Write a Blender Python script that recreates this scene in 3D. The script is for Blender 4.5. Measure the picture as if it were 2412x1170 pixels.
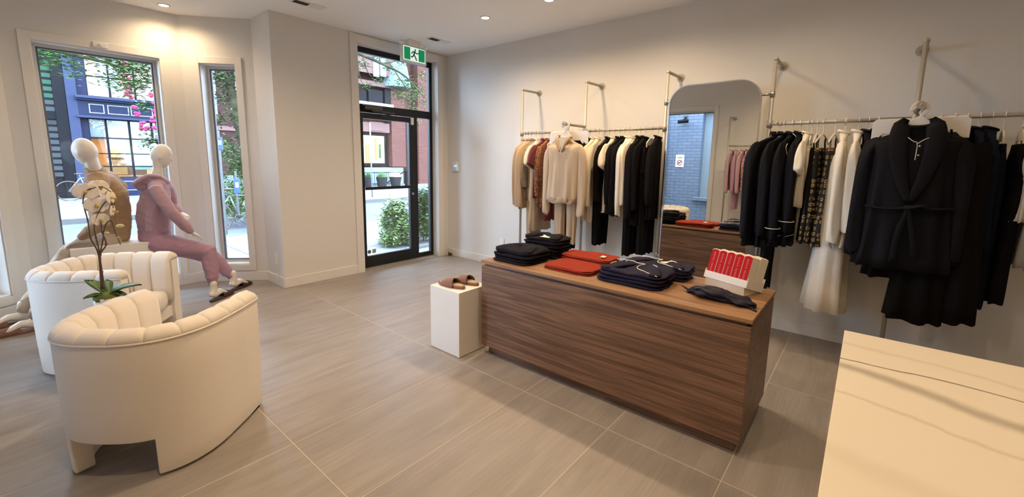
import bpy, bmesh, math, random
from mathutils import Vector, Matrix, noise
random.seed(7)
for _o in list(bpy.data.objects): bpy.data.objects.remove(_o)
C = bpy.context.scene.collection
PI = math.pi
V = Vector
# ------------------------------------------------------------------ camera
YAW, PITCH, ROLL, FPX, CX, CY, EYE = .8728, .1464, .0155, 996.94, 1203.69, 526.44, 1.5
fwd = V((math.cos(PITCH)*math.sin(YAW), math.cos(PITCH)*math.cos(YAW), -math.sin(PITCH)))
_r = fwd.cross(V((0, 0, 1))).normalized(); _u = _r.cross(fwd)
RT = math.cos(ROLL)*_r+math.sin(ROLL)*_u; UP = -math.sin(ROLL)*_r+math.cos(ROLL)*_u
cam = bpy.data.cameras.new('camera'); co = bpy.data.objects.new('camera', cam); C.objects.link(co)
M = Matrix((RT, UP, -fwd)).transposed().to_4x4(); M.translation = V((0, 0, EYE)); co.matrix_world = M
cam.sensor_fit = 'HORIZONTAL'; cam.sensor_width = 36; cam.lens = FPX/2412*36
cam.shift_x = (1206-CX)/2412; cam.shift_y = -(585-CY)/2412; cam.clip_start = .02; cam.clip_end = 300
bpy.context.scene.camera = co
# ------------------------------------------------------------------ world, exposure
vs = bpy.context.scene.view_settings
vs.view_transform = 'Standard'; vs.look = 'None'; vs.exposure = 0.5; vs.gamma = 1; vs.use_curve_mapping = False
w = bpy.data.worlds.new('sky'); bpy.context.scene.world = w; w.use_nodes = True
nt = w.node_tree; bg = nt.nodes['Background']
tc = nt.nodes.new('ShaderNodeTexCoord'); mp = nt.nodes.new('ShaderNodeMapping'); mp.inputs['Scale'].default_value = (1, 1, 3)
nz = nt.nodes.new('ShaderNodeTexNoise'); nz.inputs['Scale'].default_value = 2.2; nz.inputs['Detail'].default_value = 5
cr = nt.nodes.new('ShaderNodeValToRGB'); cr.color_ramp.elements[0].position = .4; cr.color_ramp.elements[1].position = .62
cr.color_ramp.elements[0].color = (.44, .62, .93, 1); cr.color_ramp.elements[1].color = (.72, .85, 1, 1)
nt.links.new(tc.outputs['Generated'], mp.inputs[0]); nt.links.new(mp.outputs[0], nz.inputs['Vector']); nt.links.new(nz.outputs['Fac'], cr.inputs[0]); nt.links.new(cr.outputs[0], bg.inputs[0])
bg.inputs[1].default_value = 17
LAMP_W = 60.0

def ray(u, v):
    return RT*((u-CX)/FPX)-UP*((v-CY)/FPX)+fwd
def at(u, v, y):
    d = ray(u, v); return V((0, 0, EYE))+d*(y/d.y)

# ------------------------------------------------------------------ materials
MC = {}
def mat(name, col, rough=.6, metal=0, bump=None, var=None, sheen=0, emit=None, spec=.5, stretch=(1, 1, 1), coat=0):
    if name in MC: return MC[name]
    m = bpy.data.materials.new(name); m.use_nodes = True; N = m.node_tree; b = N.nodes['Principled BSDF']
    b.inputs['Base Color'].default_value = (*col, 1); b.inputs['Roughness'].default_value = rough; b.inputs['Metallic'].default_value = metal
    b.inputs['Specular IOR Level'].default_value = spec; b.inputs['Coat Weight'].default_value = coat
    if sheen: b.inputs['Sheen Weight'].default_value = sheen; b.inputs['Sheen Roughness'].default_value = .5
    if emit: b.inputs['Emission Color'].default_value = (*emit[:3], 1); b.inputs['Emission Strength'].default_value = emit[3]
    if bump or var:
        t = N.nodes.new('ShaderNodeTexCoord'); mp = N.nodes.new('ShaderNodeMapping'); mp.inputs['Scale'].default_value = stretch
        N.links.new(t.outputs['Object'], mp.inputs[0])
    if var:   # (scale, colour2, low, high)
        n = N.nodes.new('ShaderNodeTexNoise'); n.inputs['Scale'].default_value = var[0]; n.inputs['Detail'].default_value = 4
        r = N.nodes.new('ShaderNodeValToRGB'); r.color_ramp.elements[0].color = (*col, 1); r.color_ramp.elements[1].color = (*var[1], 1)
        r.color_ramp.elements[0].position = var[2]; r.color_ramp.elements[1].position = var[3]
        N.links.new(mp.outputs[0], n.inputs['Vector']); N.links.new(n.outputs['Fac'], r.inputs[0]); N.links.new(r.outputs[0], b.inputs['Base Color'])
    if bump:  # (scale, strength)
        n = N.nodes.new('ShaderNodeTexNoise'); n.inputs['Scale'].default_value = bump[0]; n.inputs['Detail'].default_value = 3
        k = N.nodes.new('ShaderNodeBump'); k.inputs['Strength'].default_value = bump[1]; k.inputs['Distance'].default_value = .004
        N.links.new(mp.outputs[0], n.inputs['Vector']); N.links.new(n.outputs['Fac'], k.inputs['Height']); N.links.new(k.outputs[0], b.inputs['Normal'])
    MC[name] = m; return m

def node_mat(name, build):
    m = bpy.data.materials.new(name); m.use_nodes = True; N = m.node_tree; b = N.nodes['Principled BSDF']
    build(N, b, N.links.new, N.nodes.new); MC[name] = m; return m

def wood(N, b, L, n):
    t = n('ShaderNodeTexCoord'); oi = n('ShaderNodeObjectInfo')
    mp = n('ShaderNodeMapping'); mp.inputs['Scale'].default_value = (9, .5, 13); L(t.outputs['Object'], mp.inputs[0])
    n1 = n('ShaderNodeTexNoise'); n1.inputs['Scale'].default_value = 1.4; n1.inputs['Detail'].default_value = 3; n1.inputs['Distortion'].default_value = .9; L(mp.outputs[0], n1.inputs['Vector'])
    mp2 = n('ShaderNodeMapping'); mp2.inputs['Scale'].default_value = (70, 1.6, 95); L(t.outputs['Object'], mp2.inputs[0])
    n2 = n('ShaderNodeTexNoise'); n2.inputs['Scale'].default_value = 1.5; n2.inputs['Detail'].default_value = 5; L(mp2.outputs[0], n2.inputs['Vector'])
    ma = n('ShaderNodeMath'); ma.operation = 'MULTIPLY'; ma.inputs[1].default_value = 6.5; L(n1.outputs['Fac'], ma.inputs[0])
    fr = n('ShaderNodeMath'); fr.operation = 'PINGPONG'; fr.inputs[1].default_value = 1; L(ma.outputs[0], fr.inputs[0])
    mx = n('ShaderNodeMix'); mx.inputs[0].default_value = .66; L(fr.outputs[0], mx.inputs[2]); L(n2.outputs['Fac'], mx.inputs[3])
    r = n('ShaderNodeValToRGB'); L(mx.outputs[0], r.inputs[0]); e = r.color_ramp.elements
    e[0].position = .25; e[0].color = (.10, .047, .03, 1); e[1].position = .86; e[1].color = (.33, .175, .105, 1)
    k = e.new(.5); k.color = (.15, .085, .052, 1)
    L(r.outputs[0], b.inputs['Base Color']); b.inputs['Roughness'].default_value = .42
    bu = n('ShaderNodeBump'); bu.inputs['Strength'].default_value = .12; bu.inputs['Distance'].default_value = .002; L(n2.outputs['Fac'], bu.inputs['Height']); L(bu.outputs[0], b.inputs['Normal'])
node_mat('walnut', wood)
def wood_lamplit(N, b, L, n):
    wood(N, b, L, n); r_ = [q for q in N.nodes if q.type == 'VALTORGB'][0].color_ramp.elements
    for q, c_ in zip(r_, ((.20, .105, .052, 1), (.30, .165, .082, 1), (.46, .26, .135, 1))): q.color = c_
node_mat('walnut lamplit top', wood_lamplit)  # same walnut as the body; warm lamp light painted in as brighter, more orange tones

def tile(N, b, L, n):
    g = n('ShaderNodeNewGeometry'); oi = n('ShaderNodeObjectInfo')
    vm = n('ShaderNodeVectorMath'); vm.operation = 'MULTIPLY_ADD'; vm.inputs[1].default_value = (1, 1, 1)
    sc = n('ShaderNodeVectorMath'); sc.operation = 'SCALE'; sc.inputs[0].default_value = (3, 17, 0); L(oi.outputs['Random'], sc.inputs['Scale'])
    L(g.outputs['Position'], vm.inputs[0]); L(sc.outputs[0], vm.inputs[2])
    mp = n('ShaderNodeMapping'); mp.inputs['Scale'].default_value = (1.1, 6.5, 1); L(vm.outputs[0], mp.inputs[0])
    n1 = n('ShaderNodeTexNoise'); n1.inputs['Scale'].default_value = 1.3; n1.inputs['Detail'].default_value = 6; n1.inputs['Roughness'].default_value = .62; n1.inputs['Distortion'].default_value = .5; L(mp.outputs[0], n1.inputs['Vector'])
    mp2 = n('ShaderNodeMapping'); mp2.inputs['Scale'].default_value = (2, 70, 1); L(vm.outputs[0], mp2.inputs[0])
    n2 = n('ShaderNodeTexNoise'); n2.inputs['Scale'].default_value = 1.2; n2.inputs['Detail'].default_value = 3; L(mp2.outputs[0], n2.inputs['Vector'])
    mx = n('ShaderNodeMix'); mx.inputs[0].default_value = .34; L(n1.outputs['Fac'], mx.inputs[2]); L(n2.outputs['Fac'], mx.inputs[3])
    r = n('ShaderNodeValToRGB'); L(mx.outputs[0], r.inputs[0]); e = r.color_ramp.elements
    e[0].position = .30; e[0].color = (.25, .222, .198, 1); e[1].position = .72; e[1].color = (.385, .348, .315, 1)
    k = e.new(.5); k.color = (.315, .28, .25, 1)
    L(r.outputs[0], b.inputs['Base Color']); b.inputs['Roughness'].default_value = .42; b.inputs['Specular IOR Level'].default_value = .45
    n3 = n('ShaderNodeTexNoise'); n3.inputs['Scale'].default_value = 90; L(g.outputs['Position'], n3.inputs['Vector'])
    mr = n('ShaderNodeMix'); mr.inputs[0].default_value = .4; L(n2.outputs['Fac'], mr.inputs[2]); L(n3.outputs['Fac'], mr.inputs[3])
    bu = n('ShaderNodeBump'); bu.inputs['Strength'].default_value = .25; bu.inputs['Distance'].default_value = .002; L(mr.outputs[0], bu.inputs['Height']); L(bu.outputs[0], b.inputs['Normal'])
node_mat('floor tile', tile)

def marble(N, b, L, n):
    g = n('ShaderNodeNewGeometry'); sx = n('ShaderNodeSeparateXYZ'); 
    nz = n('ShaderNodeTexNoise'); nz.inputs['Scale'].default_value = 3.2; nz.inputs['Detail'].default_value = 6; L(g.outputs['Position'], nz.inputs['Vector'])
    L(g.outputs['Position'], sx.inputs[0])
    def veins(x0, slope, wid, amp, col, prev, soft=1.0):
        a = n('ShaderNodeMath'); a.operation = 'MULTIPLY_ADD'; a.inputs[1].default_value = slope; a.inputs[2].default_value = -x0; L(sx.outputs[1], a.inputs[0])
        c = n('ShaderNodeMath'); c.operation = 'ADD'; L(a.outputs[0], c.inputs[0]); L(sx.outputs[0], c.inputs[1])
        d = n('ShaderNodeMath'); d.operation = 'MULTIPLY_ADD'; d.inputs[1].default_value = amp; L(nz.outputs['Fac'], d.inputs[0]); L(c.outputs[0], d.inputs[2])
        f = n('ShaderNodeMath'); f.operation = 'ABSOLUTE'; 
        h = n('ShaderNodeMath'); h.operation = 'SUBTRACT'; h.inputs[1].default_value = amp*.5; L(d.outputs[0], h.inputs[0]); L(h.outputs[0], f.inputs[0])
        mr = n('ShaderNodeMapRange'); mr.interpolation_type = 'SMOOTHSTEP'; mr.inputs[1].default_value = 0; mr.inputs[2].default_value = wid; mr.inputs[3].default_value = soft; mr.inputs[4].default_value = 0; L(f.outputs[0], mr.inputs[0])
        m = n('ShaderNodeMix'); m.data_type = 'RGBA'; L(mr.outputs[0], m.inputs[0]); m.inputs[7].default_value = (*col, 1)
        if prev is None: m.inputs[6].default_value = (.80, .73, .61, 1)
        else: L(prev.outputs[2], m.inputs[6])
        return m
    p = veins(1.46, -.39, .045, .13, (.36, .325, .26), None, .75)
    p = veins(1.27, -.20, .012, .12, (.58, .50, .38), p, .6)
    p = veins(1.64, -.10, .02, .14, (.60, .53, .42), p, .5)
    p = veins(.98, -.15, .05, .15, (.70, .62, .50), p, .6)
    p = veins(1.513, .0, .0065, .075, (.15, .13, .10), p, .95)
    n2 = n('ShaderNodeTexNoise'); n2.inputs['Scale'].default_value = 2; L(g.outputs['Position'], n2.inputs['Vector'])
    mm = n('ShaderNodeMix'); mm.data_type = 'RGBA'; mm.blend_type = 'MULTIPLY'; mm.inputs[0].default_value = .25; L(p.outputs[2], mm.inputs[6]); L(n2.outputs['Fac'], mm.inputs[7])
    L(p.outputs[2], b.inputs['Base Color']); b.inputs['Roughness'].default_value = .3
node_mat('marble', marble)

def bricks(name, c1, c2, mortar, scale=1.0):
    def f(N, b, L, n):
        t = n('ShaderNodeNewGeometry'); sp = n('ShaderNodeSeparateXYZ'); L(t.outputs['Position'], sp.inputs[0])
        ad = n('ShaderNodeMath'); ad.operation = 'ADD'; L(sp.outputs[0], ad.inputs[0]); L(sp.outputs[1], ad.inputs[1])
        cb = n('ShaderNodeCombineXYZ'); L(ad.outputs[0], cb.inputs[0]); L(sp.outputs[2], cb.inputs[1])
        k = n('ShaderNodeTexBrick'); k.inputs['Color1'].default_value = (*c1, 1); k.inputs['Color2'].default_value = (*c2, 1); k.inputs['Mortar'].default_value = (*mortar, 1)
        k.inputs['Scale'].default_value = scale; k.inputs['Brick Width'].default_value = .22; k.inputs['Row Height'].default_value = .075; k.inputs['Mortar Size'].default_value = .008; k.inputs['Mortar Smooth'].default_value = .3
        L(cb.outputs[0], k.inputs['Vector']); L(k.outputs['Color'], b.inputs['Base Color']); b.inputs['Roughness'].default_value = .85
        bu = n('ShaderNodeBump'); bu.invert = True; bu.inputs['Strength'].default_value = .6; bu.inputs['Distance'].default_value = .01; L(k.outputs['Fac'], bu.inputs['Height']); L(bu.outputs[0], b.inputs['Normal'])
    return node_mat(name, f)
bricks('red brick', (0.0925, 0.0316, 0.0232), (0.0632, 0.0211, 0.0169), (0.101, 0.0675, 0.059)); bricks('dark brick', (0.0379, 0.016, 0.0143), (0.0274, 0.0118, 0.0109), (0.0379, 0.0274, 0.0253)); bricks('blue painted brick', (.125, .142, .175), (.105, .122, .156), (.08, .095, .125))

def pattern(name, base, c2, scale, kind):
    def f(N, b, L, n):
        t = n('ShaderNodeTexCoord'); b.inputs['Roughness'].default_value = .7
        if kind == 'dots':
            v = n('ShaderNodeTexVoronoi'); v.voronoi_dimensions = '2D'; v.inputs['Scale'].default_value = scale; v.inputs['Randomness'].default_value = .35
            sp_ = n('ShaderNodeSeparateXYZ'); L(t.outputs['Object'], sp_.inputs[0]); ad = n('ShaderNodeMath'); ad.operation = 'MULTIPLY_ADD'; ad.inputs[1].default_value = 1.6; L(sp_.outputs[1], ad.inputs[0]); L(sp_.outputs[0], ad.inputs[2]); cb = n('ShaderNodeCombineXYZ'); L(ad.outputs[0], cb.inputs[0]); L(sp_.outputs[2], cb.inputs[1]); L(cb.outputs[0], v.inputs['Vector'])
            r = n('ShaderNodeValToRGB'); L(v.outputs['Distance'], r.inputs[0]); e = r.color_ramp.elements; r.color_ramp.interpolation = 'CONSTANT'
            e[0].position = 0; e[0].color = (*base, 1); e[1].position = .36; e[1].color = (*base, 1)
            k = e.new(.14); k.color = (*c2, 1); k = e.new(.30); k.color = (*base, 1)
            L(r.outputs[0], b.inputs['Base Color'])
        else:
            w = n('ShaderNodeTexNoise'); w.inputs['Scale'].default_value = scale; w.inputs['Detail'].default_value = 2; w.inputs['Distortion'].default_value = 3.5; L(t.outputs['Object'], w.inputs['Vector'])
            r = n('ShaderNodeValToRGB'); L(w.outputs['Fac'], r.inputs[0]); e = r.color_ramp.elements
            e[0].position = .46; e[0].color = (*base, 1); e[1].position = .54; e[1].color = (*c2, 1)
            k = e.new(.62); k.color = (*[x*.5 for x in c2], 1); k = e.new(.66); k.color = (*base, 1)
            L(r.outputs[0], b.inputs['Base Color'])
    return node_mat(name, f)
pattern('gold dots on black', (.008, .008, .009), (.42, .30, .12), 22, 'dots')
pattern('rust paisley', (.14, .035, .025), (.42, .20, .09), 17, 'p')
pattern('grey brown print', (.22, .16, .11), (.42, .34, .25), 22, 'p')
pattern('burgundy paisley', (.28, .05, .09), (.75, .55, .55), 12, 'p')
pattern('ditsy cream', (.72, .62, .42), (.45, .30, .16), 34, 'dots')

def glassm(N, b, L, n):
    tr = n('ShaderNodeBsdfTransparent'); tr.inputs[0].default_value = (.97, .985, .98, 1); gl = n('ShaderNodeBsdfGlossy'); gl.inputs['Roughness'].default_value = .0
    lw = n('ShaderNodeFresnel'); lw.inputs[0].default_value = 1.45; mx = n('ShaderNodeMixShader'); L(lw.outputs[0], mx.inputs[0]); L(tr.outputs[0], mx.inputs[1]); L(gl.outputs[0], mx.inputs[2])
    L(mx.outputs[0], N.nodes['Material Output'].inputs[0])
node_mat('window glass', glassm)
mat('mirror glass', (.86, .88, .88), .0, 1); mat('wall paint', (.73, .71, .67), .75, bump=(220, .05)); mat('ceiling paint', (.92, .91, .90), .8)
mat('trim paint', (.76, .735, .69), .5); mat('grout', (.55, .49, .40), .8); mat('vinyl', (.66, .68, .68), .4)
mat('black aluminium', (.012, .012, .013), .35, .3); mat('steel', (.55, .53, .5), .3, 1); mat('galvanised', (.44, .41, .35), .45, .35); mat('dark metal', (.08, .08, .08), .4, .6)
mat('boucle', (.80, .735, .65), .9, bump=(260, .25), sheen=.3); mat('white laminate', (.80, .765, .71), .45); mat('white plastic', (.82, .79, .74), .35)
mat('hanger plastic', (.80, .74, .66), .4); mat('mannequin', (.76, .72, .65), .42)
def fab(name, col, sheen=.2, rough=.85): return mat(name, col, rough, bump=(400, .3), sheen=sheen, spec=.12 if max(col) < .06 else .3)
fab('tan knit', (.46, .33, .21)); fab('oat knit', (.56, .43, .30)); fab('cream cotton', (.80, .70, .55)); fab('white terry', (.82, .75, .63)); fab('beige jersey', (.50, .38, .26))
fab('burgundy', (.13, .018, .025)); fab('black jersey', (.006, .005, .006), .0); fab('black satin', (.006, .006, .009), .0, .6); fab('navy jersey', (.006, .009, .020), .0); fab('navy cotton', (.013, .012, .034), .0, .6)
fab('lavender knit', (.46, .30, .35), .2); fab('lavender dark', (.41, .245, .325)); fab('camel knit', (.36, .245, .15)); fab('beige trouser', (.50, .42, .33)); fab('rust knit', (.30, .040, .022)); fab('black knit', (.010, .009, .013), .0)
mat('piping', (.80, .76, .68), .5); mat('suede', (.24, .12, .08), .9, bump=(300, .3)); mat('fleece', (.50, .37, .25), .95, bump=(300, .5)); mat('rubber', (.06, .035, .03), .7)
mat('dark slipper', (.07, .03, .025), .7)
mat('red label', (.50, .012, .016), .4); mat('cream card', (.86, .80, .66), .55); mat('red text', (.75, .35, .33), .5); mat('card', (.84, .78, .62), .6)
mat('leaf', (.055, .13, .03), .4, var=(8, (.09, .19, .05), .4, .6)); mat('moss', (.10, .12, .02), .95, bump=(60, 1)); mat('petal', (.86, .80, .72), .6); mat('petal throat', (.62, .42, .06), .5); mat('bud', (.55, .52, .22), .5); mat('stem', (.10, .055, .035), .6)
mat('exit green', (0, .20, .08), .4, emit=(0, .22, .08, .5)); mat('exit white', (.8, .9, .85), .4, emit=(.75, 1, .9, .45)); mat('exit figure', (0, .07, .03), .5)
mat('lamp lens', (1, .9, .7), .4, emit=(1, .82, .55, 14)); mat('screen', (.10, .16, .22), .15, emit=(.2, .3, .4, .5)); mat('screen text', (.8, .85, .9), .3, emit=(.8, .85, .9, .4))
mat('asphalt', (0.0714, 0.0782, 0.0884), .8, var=(1.2, (0.0884, 0.0952, 0.105), .35, .65)); mat('concrete', (0.126, 0.126, 0.124), .85, var=(1.5, (0.105, 0.107, 0.107), .4, .7)); mat('kerb', (0.0843, 0.0843, 0.0843), .85)
mat('navy paint', (0.00925, 0.0126, 0.0316), .45); mat('black paint', (0.00337, 0.00379, 0.00548), .5); mat('navy light', (0.0211, 0.0274, 0.0548), .5); mat('white paint', (0.177, 0.186, 0.203), .5)
mat('pink stucco', (0.114, 0.0653, 0.059), .8); mat('teal shingle', (0.101, 0.131, 0.126), .8, bump=(30, .4)); mat('pale teal', (0.126, 0.152, 0.152), .7); mat('planter', (0.0148, 0.0148, 0.0169), .6); mat('bark', (.035, .029, .02), .9, bump=(30, .8), var=(6, (.05, .052, .026), .4, .6));
mat('foliage', (.022, .055, .016), .6, var=(3, (.065, .11, .03), .4, .65)); mat('foliage light', (.04, .095, .026), .6, var=(3, (.10, .17, .045), .4, .65)); mat('foliage light', (.04, .095, .026), .6, var=(3, (.10, .17, .045), .4, .65)); mat('foliage dark', (0.0126, 0.0337, 0.0126), .6); mat('flower pink', (0.19, 0.0232, 0.0632), .6); mat('flower white', (0.211, 0.211, 0.203), .6); mat('flower red', (0.169, 0.00843, 0.00843), .6); mat('flower yellow', (0.261, 0.203, 0.0506), .6)
mat('lit warm', (.2, .12, .05), .6, emit=(1, .55, .2, .28)); mat('lit yellow', (.3, .22, .08), .6, emit=(1, .8, .35, .36)); mat('lit green', (.12, .3, .2), .6, emit=(.2, .5, .35, .18)); mat('lit blind', (.16, .19, .21), .6, emit=(.6, .75, .85, .12)); mat('lit orange', (.3, .1, .03), .6, emit=(1, .4, .1, .32)); mat('lit blue', (.2, .45, .55), .6, emit=(.3, .7, .85, .2)); mat('wood dim', (.2, .10, .05), .6, emit=(.5, .25, .1, .2)); mat('lit poster', (.2, .2, .1), .5, emit=(.95, 1, .55, .34))
mat('sign blue', (0.00843, 0.0379, 0.126), .5); mat('cloth grey', (0.126, 0.126, 0.135), .9); mat('skirt lilac', (0.177, 0.109, 0.169), .8)

for _n in ('asphalt', 'concrete', 'kerb', 'navy paint', 'black paint', 'navy light', 'white paint', 'pink stucco', 'teal shingle', 'pale teal', 'planter', 'foliage', 'foliage light', 'foliage dark', 'bark', 'flower pink', 'flower white', 'flower red', 'red brick', 'dark brick', 'blue painted brick', 'rust knit', 'red label', 'lit warm', 'lit yellow', 'lit green', 'lit blind', 'lit orange', 'wood dim'):
    MC[_n].node_tree.nodes['Principled BSDF'].inputs['Specular IOR Level'].default_value = .08
    MC[_n].node_tree.nodes['Principled BSDF'].inputs['Sheen Weight'].default_value = 0
# ------------------------------------------------------------------ helpers
def box(bm, lo, hi, M=None):
    c = [(lo[i]+hi[i])/2 for i in range(3)]; s = [abs(hi[i]-lo[i]) for i in range(3)]
    m = Matrix.Translation(c) @ Matrix.Diagonal((*s, 1))
    if M is not None: m = M @ m
    return bmesh.ops.create_cube(bm, size=1, matrix=m)['verts']
def loft(bm, rings, cap=True, closed=True):
    vs_ = [[bm.verts.new(p) for p in r] for r in rings]; n = len(rings[0])
    for a, b in zip(vs_, vs_[1:]):
        for i in range(n if closed else n-1):
            j = (i+1) % n
            bm.faces.new((a[i], a[j], b[j], b[i]))
    if cap and closed:
        try: bm.faces.new(vs_[0][::-1]); bm.faces.new(vs_[-1])
        except ValueError: pass
    return vs_
def limb(bm, pts, ref=(0, 1, 0), n=14, cap=True, fold=None, round_ends=False):
    P = [V(p[:3]) for p in pts]; ref = V(ref); rings = []
    for i, p in enumerate(P):
        t = (P[min(i+1, len(P)-1)]-P[max(i-1, 0)]).normalized()
        s = t.cross(ref); s = s.normalized() if s.length > 1e-4 else t.orthogonal().normalized()
        o = s.cross(t); rx = pts[i][3]; ry = pts[i][4] if len(pts[i]) > 4 else rx; r = []
        for k in range(n):
            a = 2*PI*k/n; f = 1+(fold(i, a) if fold else 0)
            r.append(p+s*(rx*f*math.cos(a))+o*(ry*f*math.sin(a)))
        rings.append(r)
    if round_ends:
        def dome(r, c, t, rr): return [[c+(q-c)*math.cos(a)+t*(rr*math.sin(a)) for q in r] for a in (.6, 1.1, 1.45)]
        t0 = (P[0]-P[1]).normalized(); t1 = (P[-1]-P[-2]).normalized()
        rings = dome(rings[0], P[0], t0, min(pts[0][3], pts[0][-1]))[::-1]+rings+dome(rings[-1], P[-1], t1, min(pts[-1][3], pts[-1][-1]))
    return loft(bm, rings, cap)
def tube(bm, pts, r, n=8):
    return limb(bm, [(*p, r) for p in pts], ref=(.31, .22, .93), n=n)
def spline(pts, k=6):
    out = []; P = [tuple(p) for p in pts]
    for i in range(len(P)-1):
        a, b, c, d = P[max(i-1, 0)], P[i], P[i+1], P[min(i+2, len(P)-1)]
        for j in range(k):
            t = j/k; out.append(tuple(.5*(2*b[q]+(c[q]-a[q])*t+(2*a[q]-5*b[q]+4*c[q]-d[q])*t*t+(3*b[q]-a[q]-3*c[q]+d[q])*t**3) for q in range(len(b))))
    out.append(P[-1]); return out
def prism(bm, poly, z0, z1, M=None):
    a = [bm.verts.new((x, y, z0)) for x, y in poly]; b = [bm.verts.new((x, y, z1)) for x, y in poly]; n = len(poly)
    for i in range(n): bm.faces.new((a[i], a[(i+1) % n], b[(i+1) % n], b[i]))
    bm.faces.new(a[::-1]); bm.faces.new(b)
    if M is not None:
        for v in a+b: v.co = M @ v.co
def lathe(bm, prof, n=24, c=(0, 0, 0)):
    return loft(bm, [[V((c[0]+r*math.cos(2*PI*k/n), c[1]+r*math.sin(2*PI*k/n), c[2]+z)) for k in range(n)] for r, z in prof])
def blob(bm, c, r, seg=12, M=None):
    m = Matrix.Translation(c) @ Matrix.Diagonal((r[0], r[1], r[2], 1))
    if M is not None: m = M @ m
    return bmesh.ops.create_uvsphere(bm, u_segments=seg, v_segments=max(6, seg*2//3), radius=1, matrix=m)['verts']
def NB(): return bmesh.new()
def tag(o, label=None, cat=None, group=None, kind=None):
    for k, v in (('label', label), ('category', cat), ('group', group), ('kind', kind)):
        if v: o[k] = v
    return o
def obj(name, bm, m, parent=None, smooth=False, bevel=0, sub=0, world=True, bseg=2, ang=40):
    me = bpy.data.meshes.new(name); bmesh.ops.recalc_face_normals(bm, faces=bm.faces[:]); bm.to_mesh(me); bm.free()
    o = bpy.data.objects.new(name, me); C.objects.link(o); me.materials.append(MC[m] if isinstance(m, str) else m)
    if smooth:
        for p in me.polygons: p.use_smooth = True
    if bevel:
        b = o.modifiers.new('bevel', 'BEVEL'); b.width = bevel; b.segments = bseg; b.limit_method = 'ANGLE'; b.angle_limit = math.radians(ang)
    if sub: s = o.modifiers.new('sub', 'SUBSURF'); s.levels = sub; s.render_levels = sub
    if parent:
        o.parent = parent
        if world:
            q = parent; T = Matrix()
            while q: T = Matrix.Translation(q.location) @ T; q = q.parent if False else None
            o.matrix_parent_inverse = PW(parent).inverted()
    return o
WM = {}
def PW(o):
    return WM.get(o.name, Matrix())
def thing(name, label, cat, loc=(0, 0, 0), rz=0, group=None, kind=None):
    o = bpy.data.objects.new(name, None); C.objects.link(o); o.location = loc; o.rotation_euler = (0, 0, rz); o.empty_display_size = .1
    WM[o.name] = Matrix.Translation(loc) @ Matrix.Rotation(rz, 4, 'Z')
    return tag(o, label, cat, group, kind)
def organic(name, bm, m, parent=None, voxel=.008, it=4, world=True, wr=0):
    me = bpy.data.meshes.new(name); bmesh.ops.recalc_face_normals(bm, faces=bm.faces[:]); bm.to_mesh(me); bm.free()
    o = bpy.data.objects.new('temp', me); C.objects.link(o)
    r = o.modifiers.new('r', 'REMESH'); r.mode = 'VOXEL'; r.voxel_size = voxel; r.use_smooth_shade = True
    s = o.modifiers.new('s', 'SMOOTH'); s.factor = .5; s.iterations = it
    dg = bpy.context.evaluated_depsgraph_get(); nm = bpy.data.meshes.new_from_object(o.evaluated_get(dg)); bpy.data.objects.remove(o)
    if wr:
        nn = [v.normal.copy() for v in nm.vertices]
        for v, q in zip(nm.vertices, nn):
            p = v.co; k = noise.noise(V((p.x*7+3*noise.noise(p*4), p.y*7, p.z*13))); v.co = p+q*(wr*((1-abs(k)*2.2)**3*.8 if abs(k) < .45 else 0)+wr*.5*noise.noise(p*16))
    o = bpy.data.objects.new(name, nm); C.objects.link(o); nm.materials.clear(); nm.materials.append(MC[m])
    for p in nm.polygons: p.use_smooth = True
    if parent:
        o.parent = parent
        if world: o.matrix_parent_inverse = PW(parent).inverted()
    return o
def copy_tree(o, parent=None):
    c = o.copy(); C.objects.link(c)
    if parent: c.parent = parent
    for ch in [x for x in bpy.data.objects if x.parent == o]: copy_tree(ch, c)
    return c
def bx(name, lo, hi, m, parent=None, bevel=.002, kind=None, world=True):
    b = NB(); box(b, lo, hi); o = obj(name, b, m, parent, bevel=bevel, world=world)
    if kind: o['kind'] = kind
    return o

# ================================================================== STRUCTURE
CZ = 3.05; XW = 4.47; YS = 5.06; XL = -.80; YB = 6.08; YK = -3.0
OUTL = [(-1.0, YK-.2), (4.67, YK-.2), (4.67, 5.26), (2.12, 5.26), (2.12, 5.66), (1.50, 6.28), (-.02, 6.28), (-.64, 5.66), (-.64, 5.26), (-1.0, 5.26)]
b = NB(); prism(b, OUTL, -.12, -.0012); floor = obj('floor', b, 'grout'); floor['kind'] = 'structure'
TX, TY, TA, TB = 2.062, 2.791, 1.22, .600
def clip(poly, a, b, c):
    out = []
    for i in range(len(poly)):
        p, q = poly[i], poly[(i+1) % len(poly)]; dp = a*p[0]+b*p[1]-c; dq = a*q[0]+b*q[1]-c
        if dp <= 0: out.append(p)
        if (dp < 0 < dq) or (dq < 0 < dp): t = dp/(dp-dq); out.append((p[0]+(q[0]-p[0])*t, p[1]+(q[1]-p[1])*t))
    return out
for i in range(-3, 3):
    for j in range(-10, 6):
        x0, x1 = TX+i*TA+.002, TX+(i+1)*TA-.002; y0, y1 = TY+j*TB*1-TB*0+.002, TY+(j+1)*TB-.002
        if y0 > 5.1 and x0 > 1.97: continue
        p = [(x0, y0), (x1, y0), (x1, y1), (x0, y1)]
        for h in ((1, 0, 4.52), (-1, 0, .86), (0, 1, 6.12), (0, -1, 3.05))+(((1, 1, 7.55), (-1, 1, 6.08)) if y0 > 5.1 else ()): p = clip(p, *h)
        if y0 > 5.1: p = clip(p, 1, 0, 2.03)
        if len(p) < 3: continue
        b = NB(); prism(b, p, -.011, random.uniform(-.0004, 0)); obj('tile', b, 'floor tile', floor, world=True, bevel=.0012, bseg=1)
b = NB(); prism(b, OUTL, CZ, CZ+.2); ceil = obj('ceiling', b, 'ceiling paint'); ceil['kind'] = 'structure'
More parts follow.
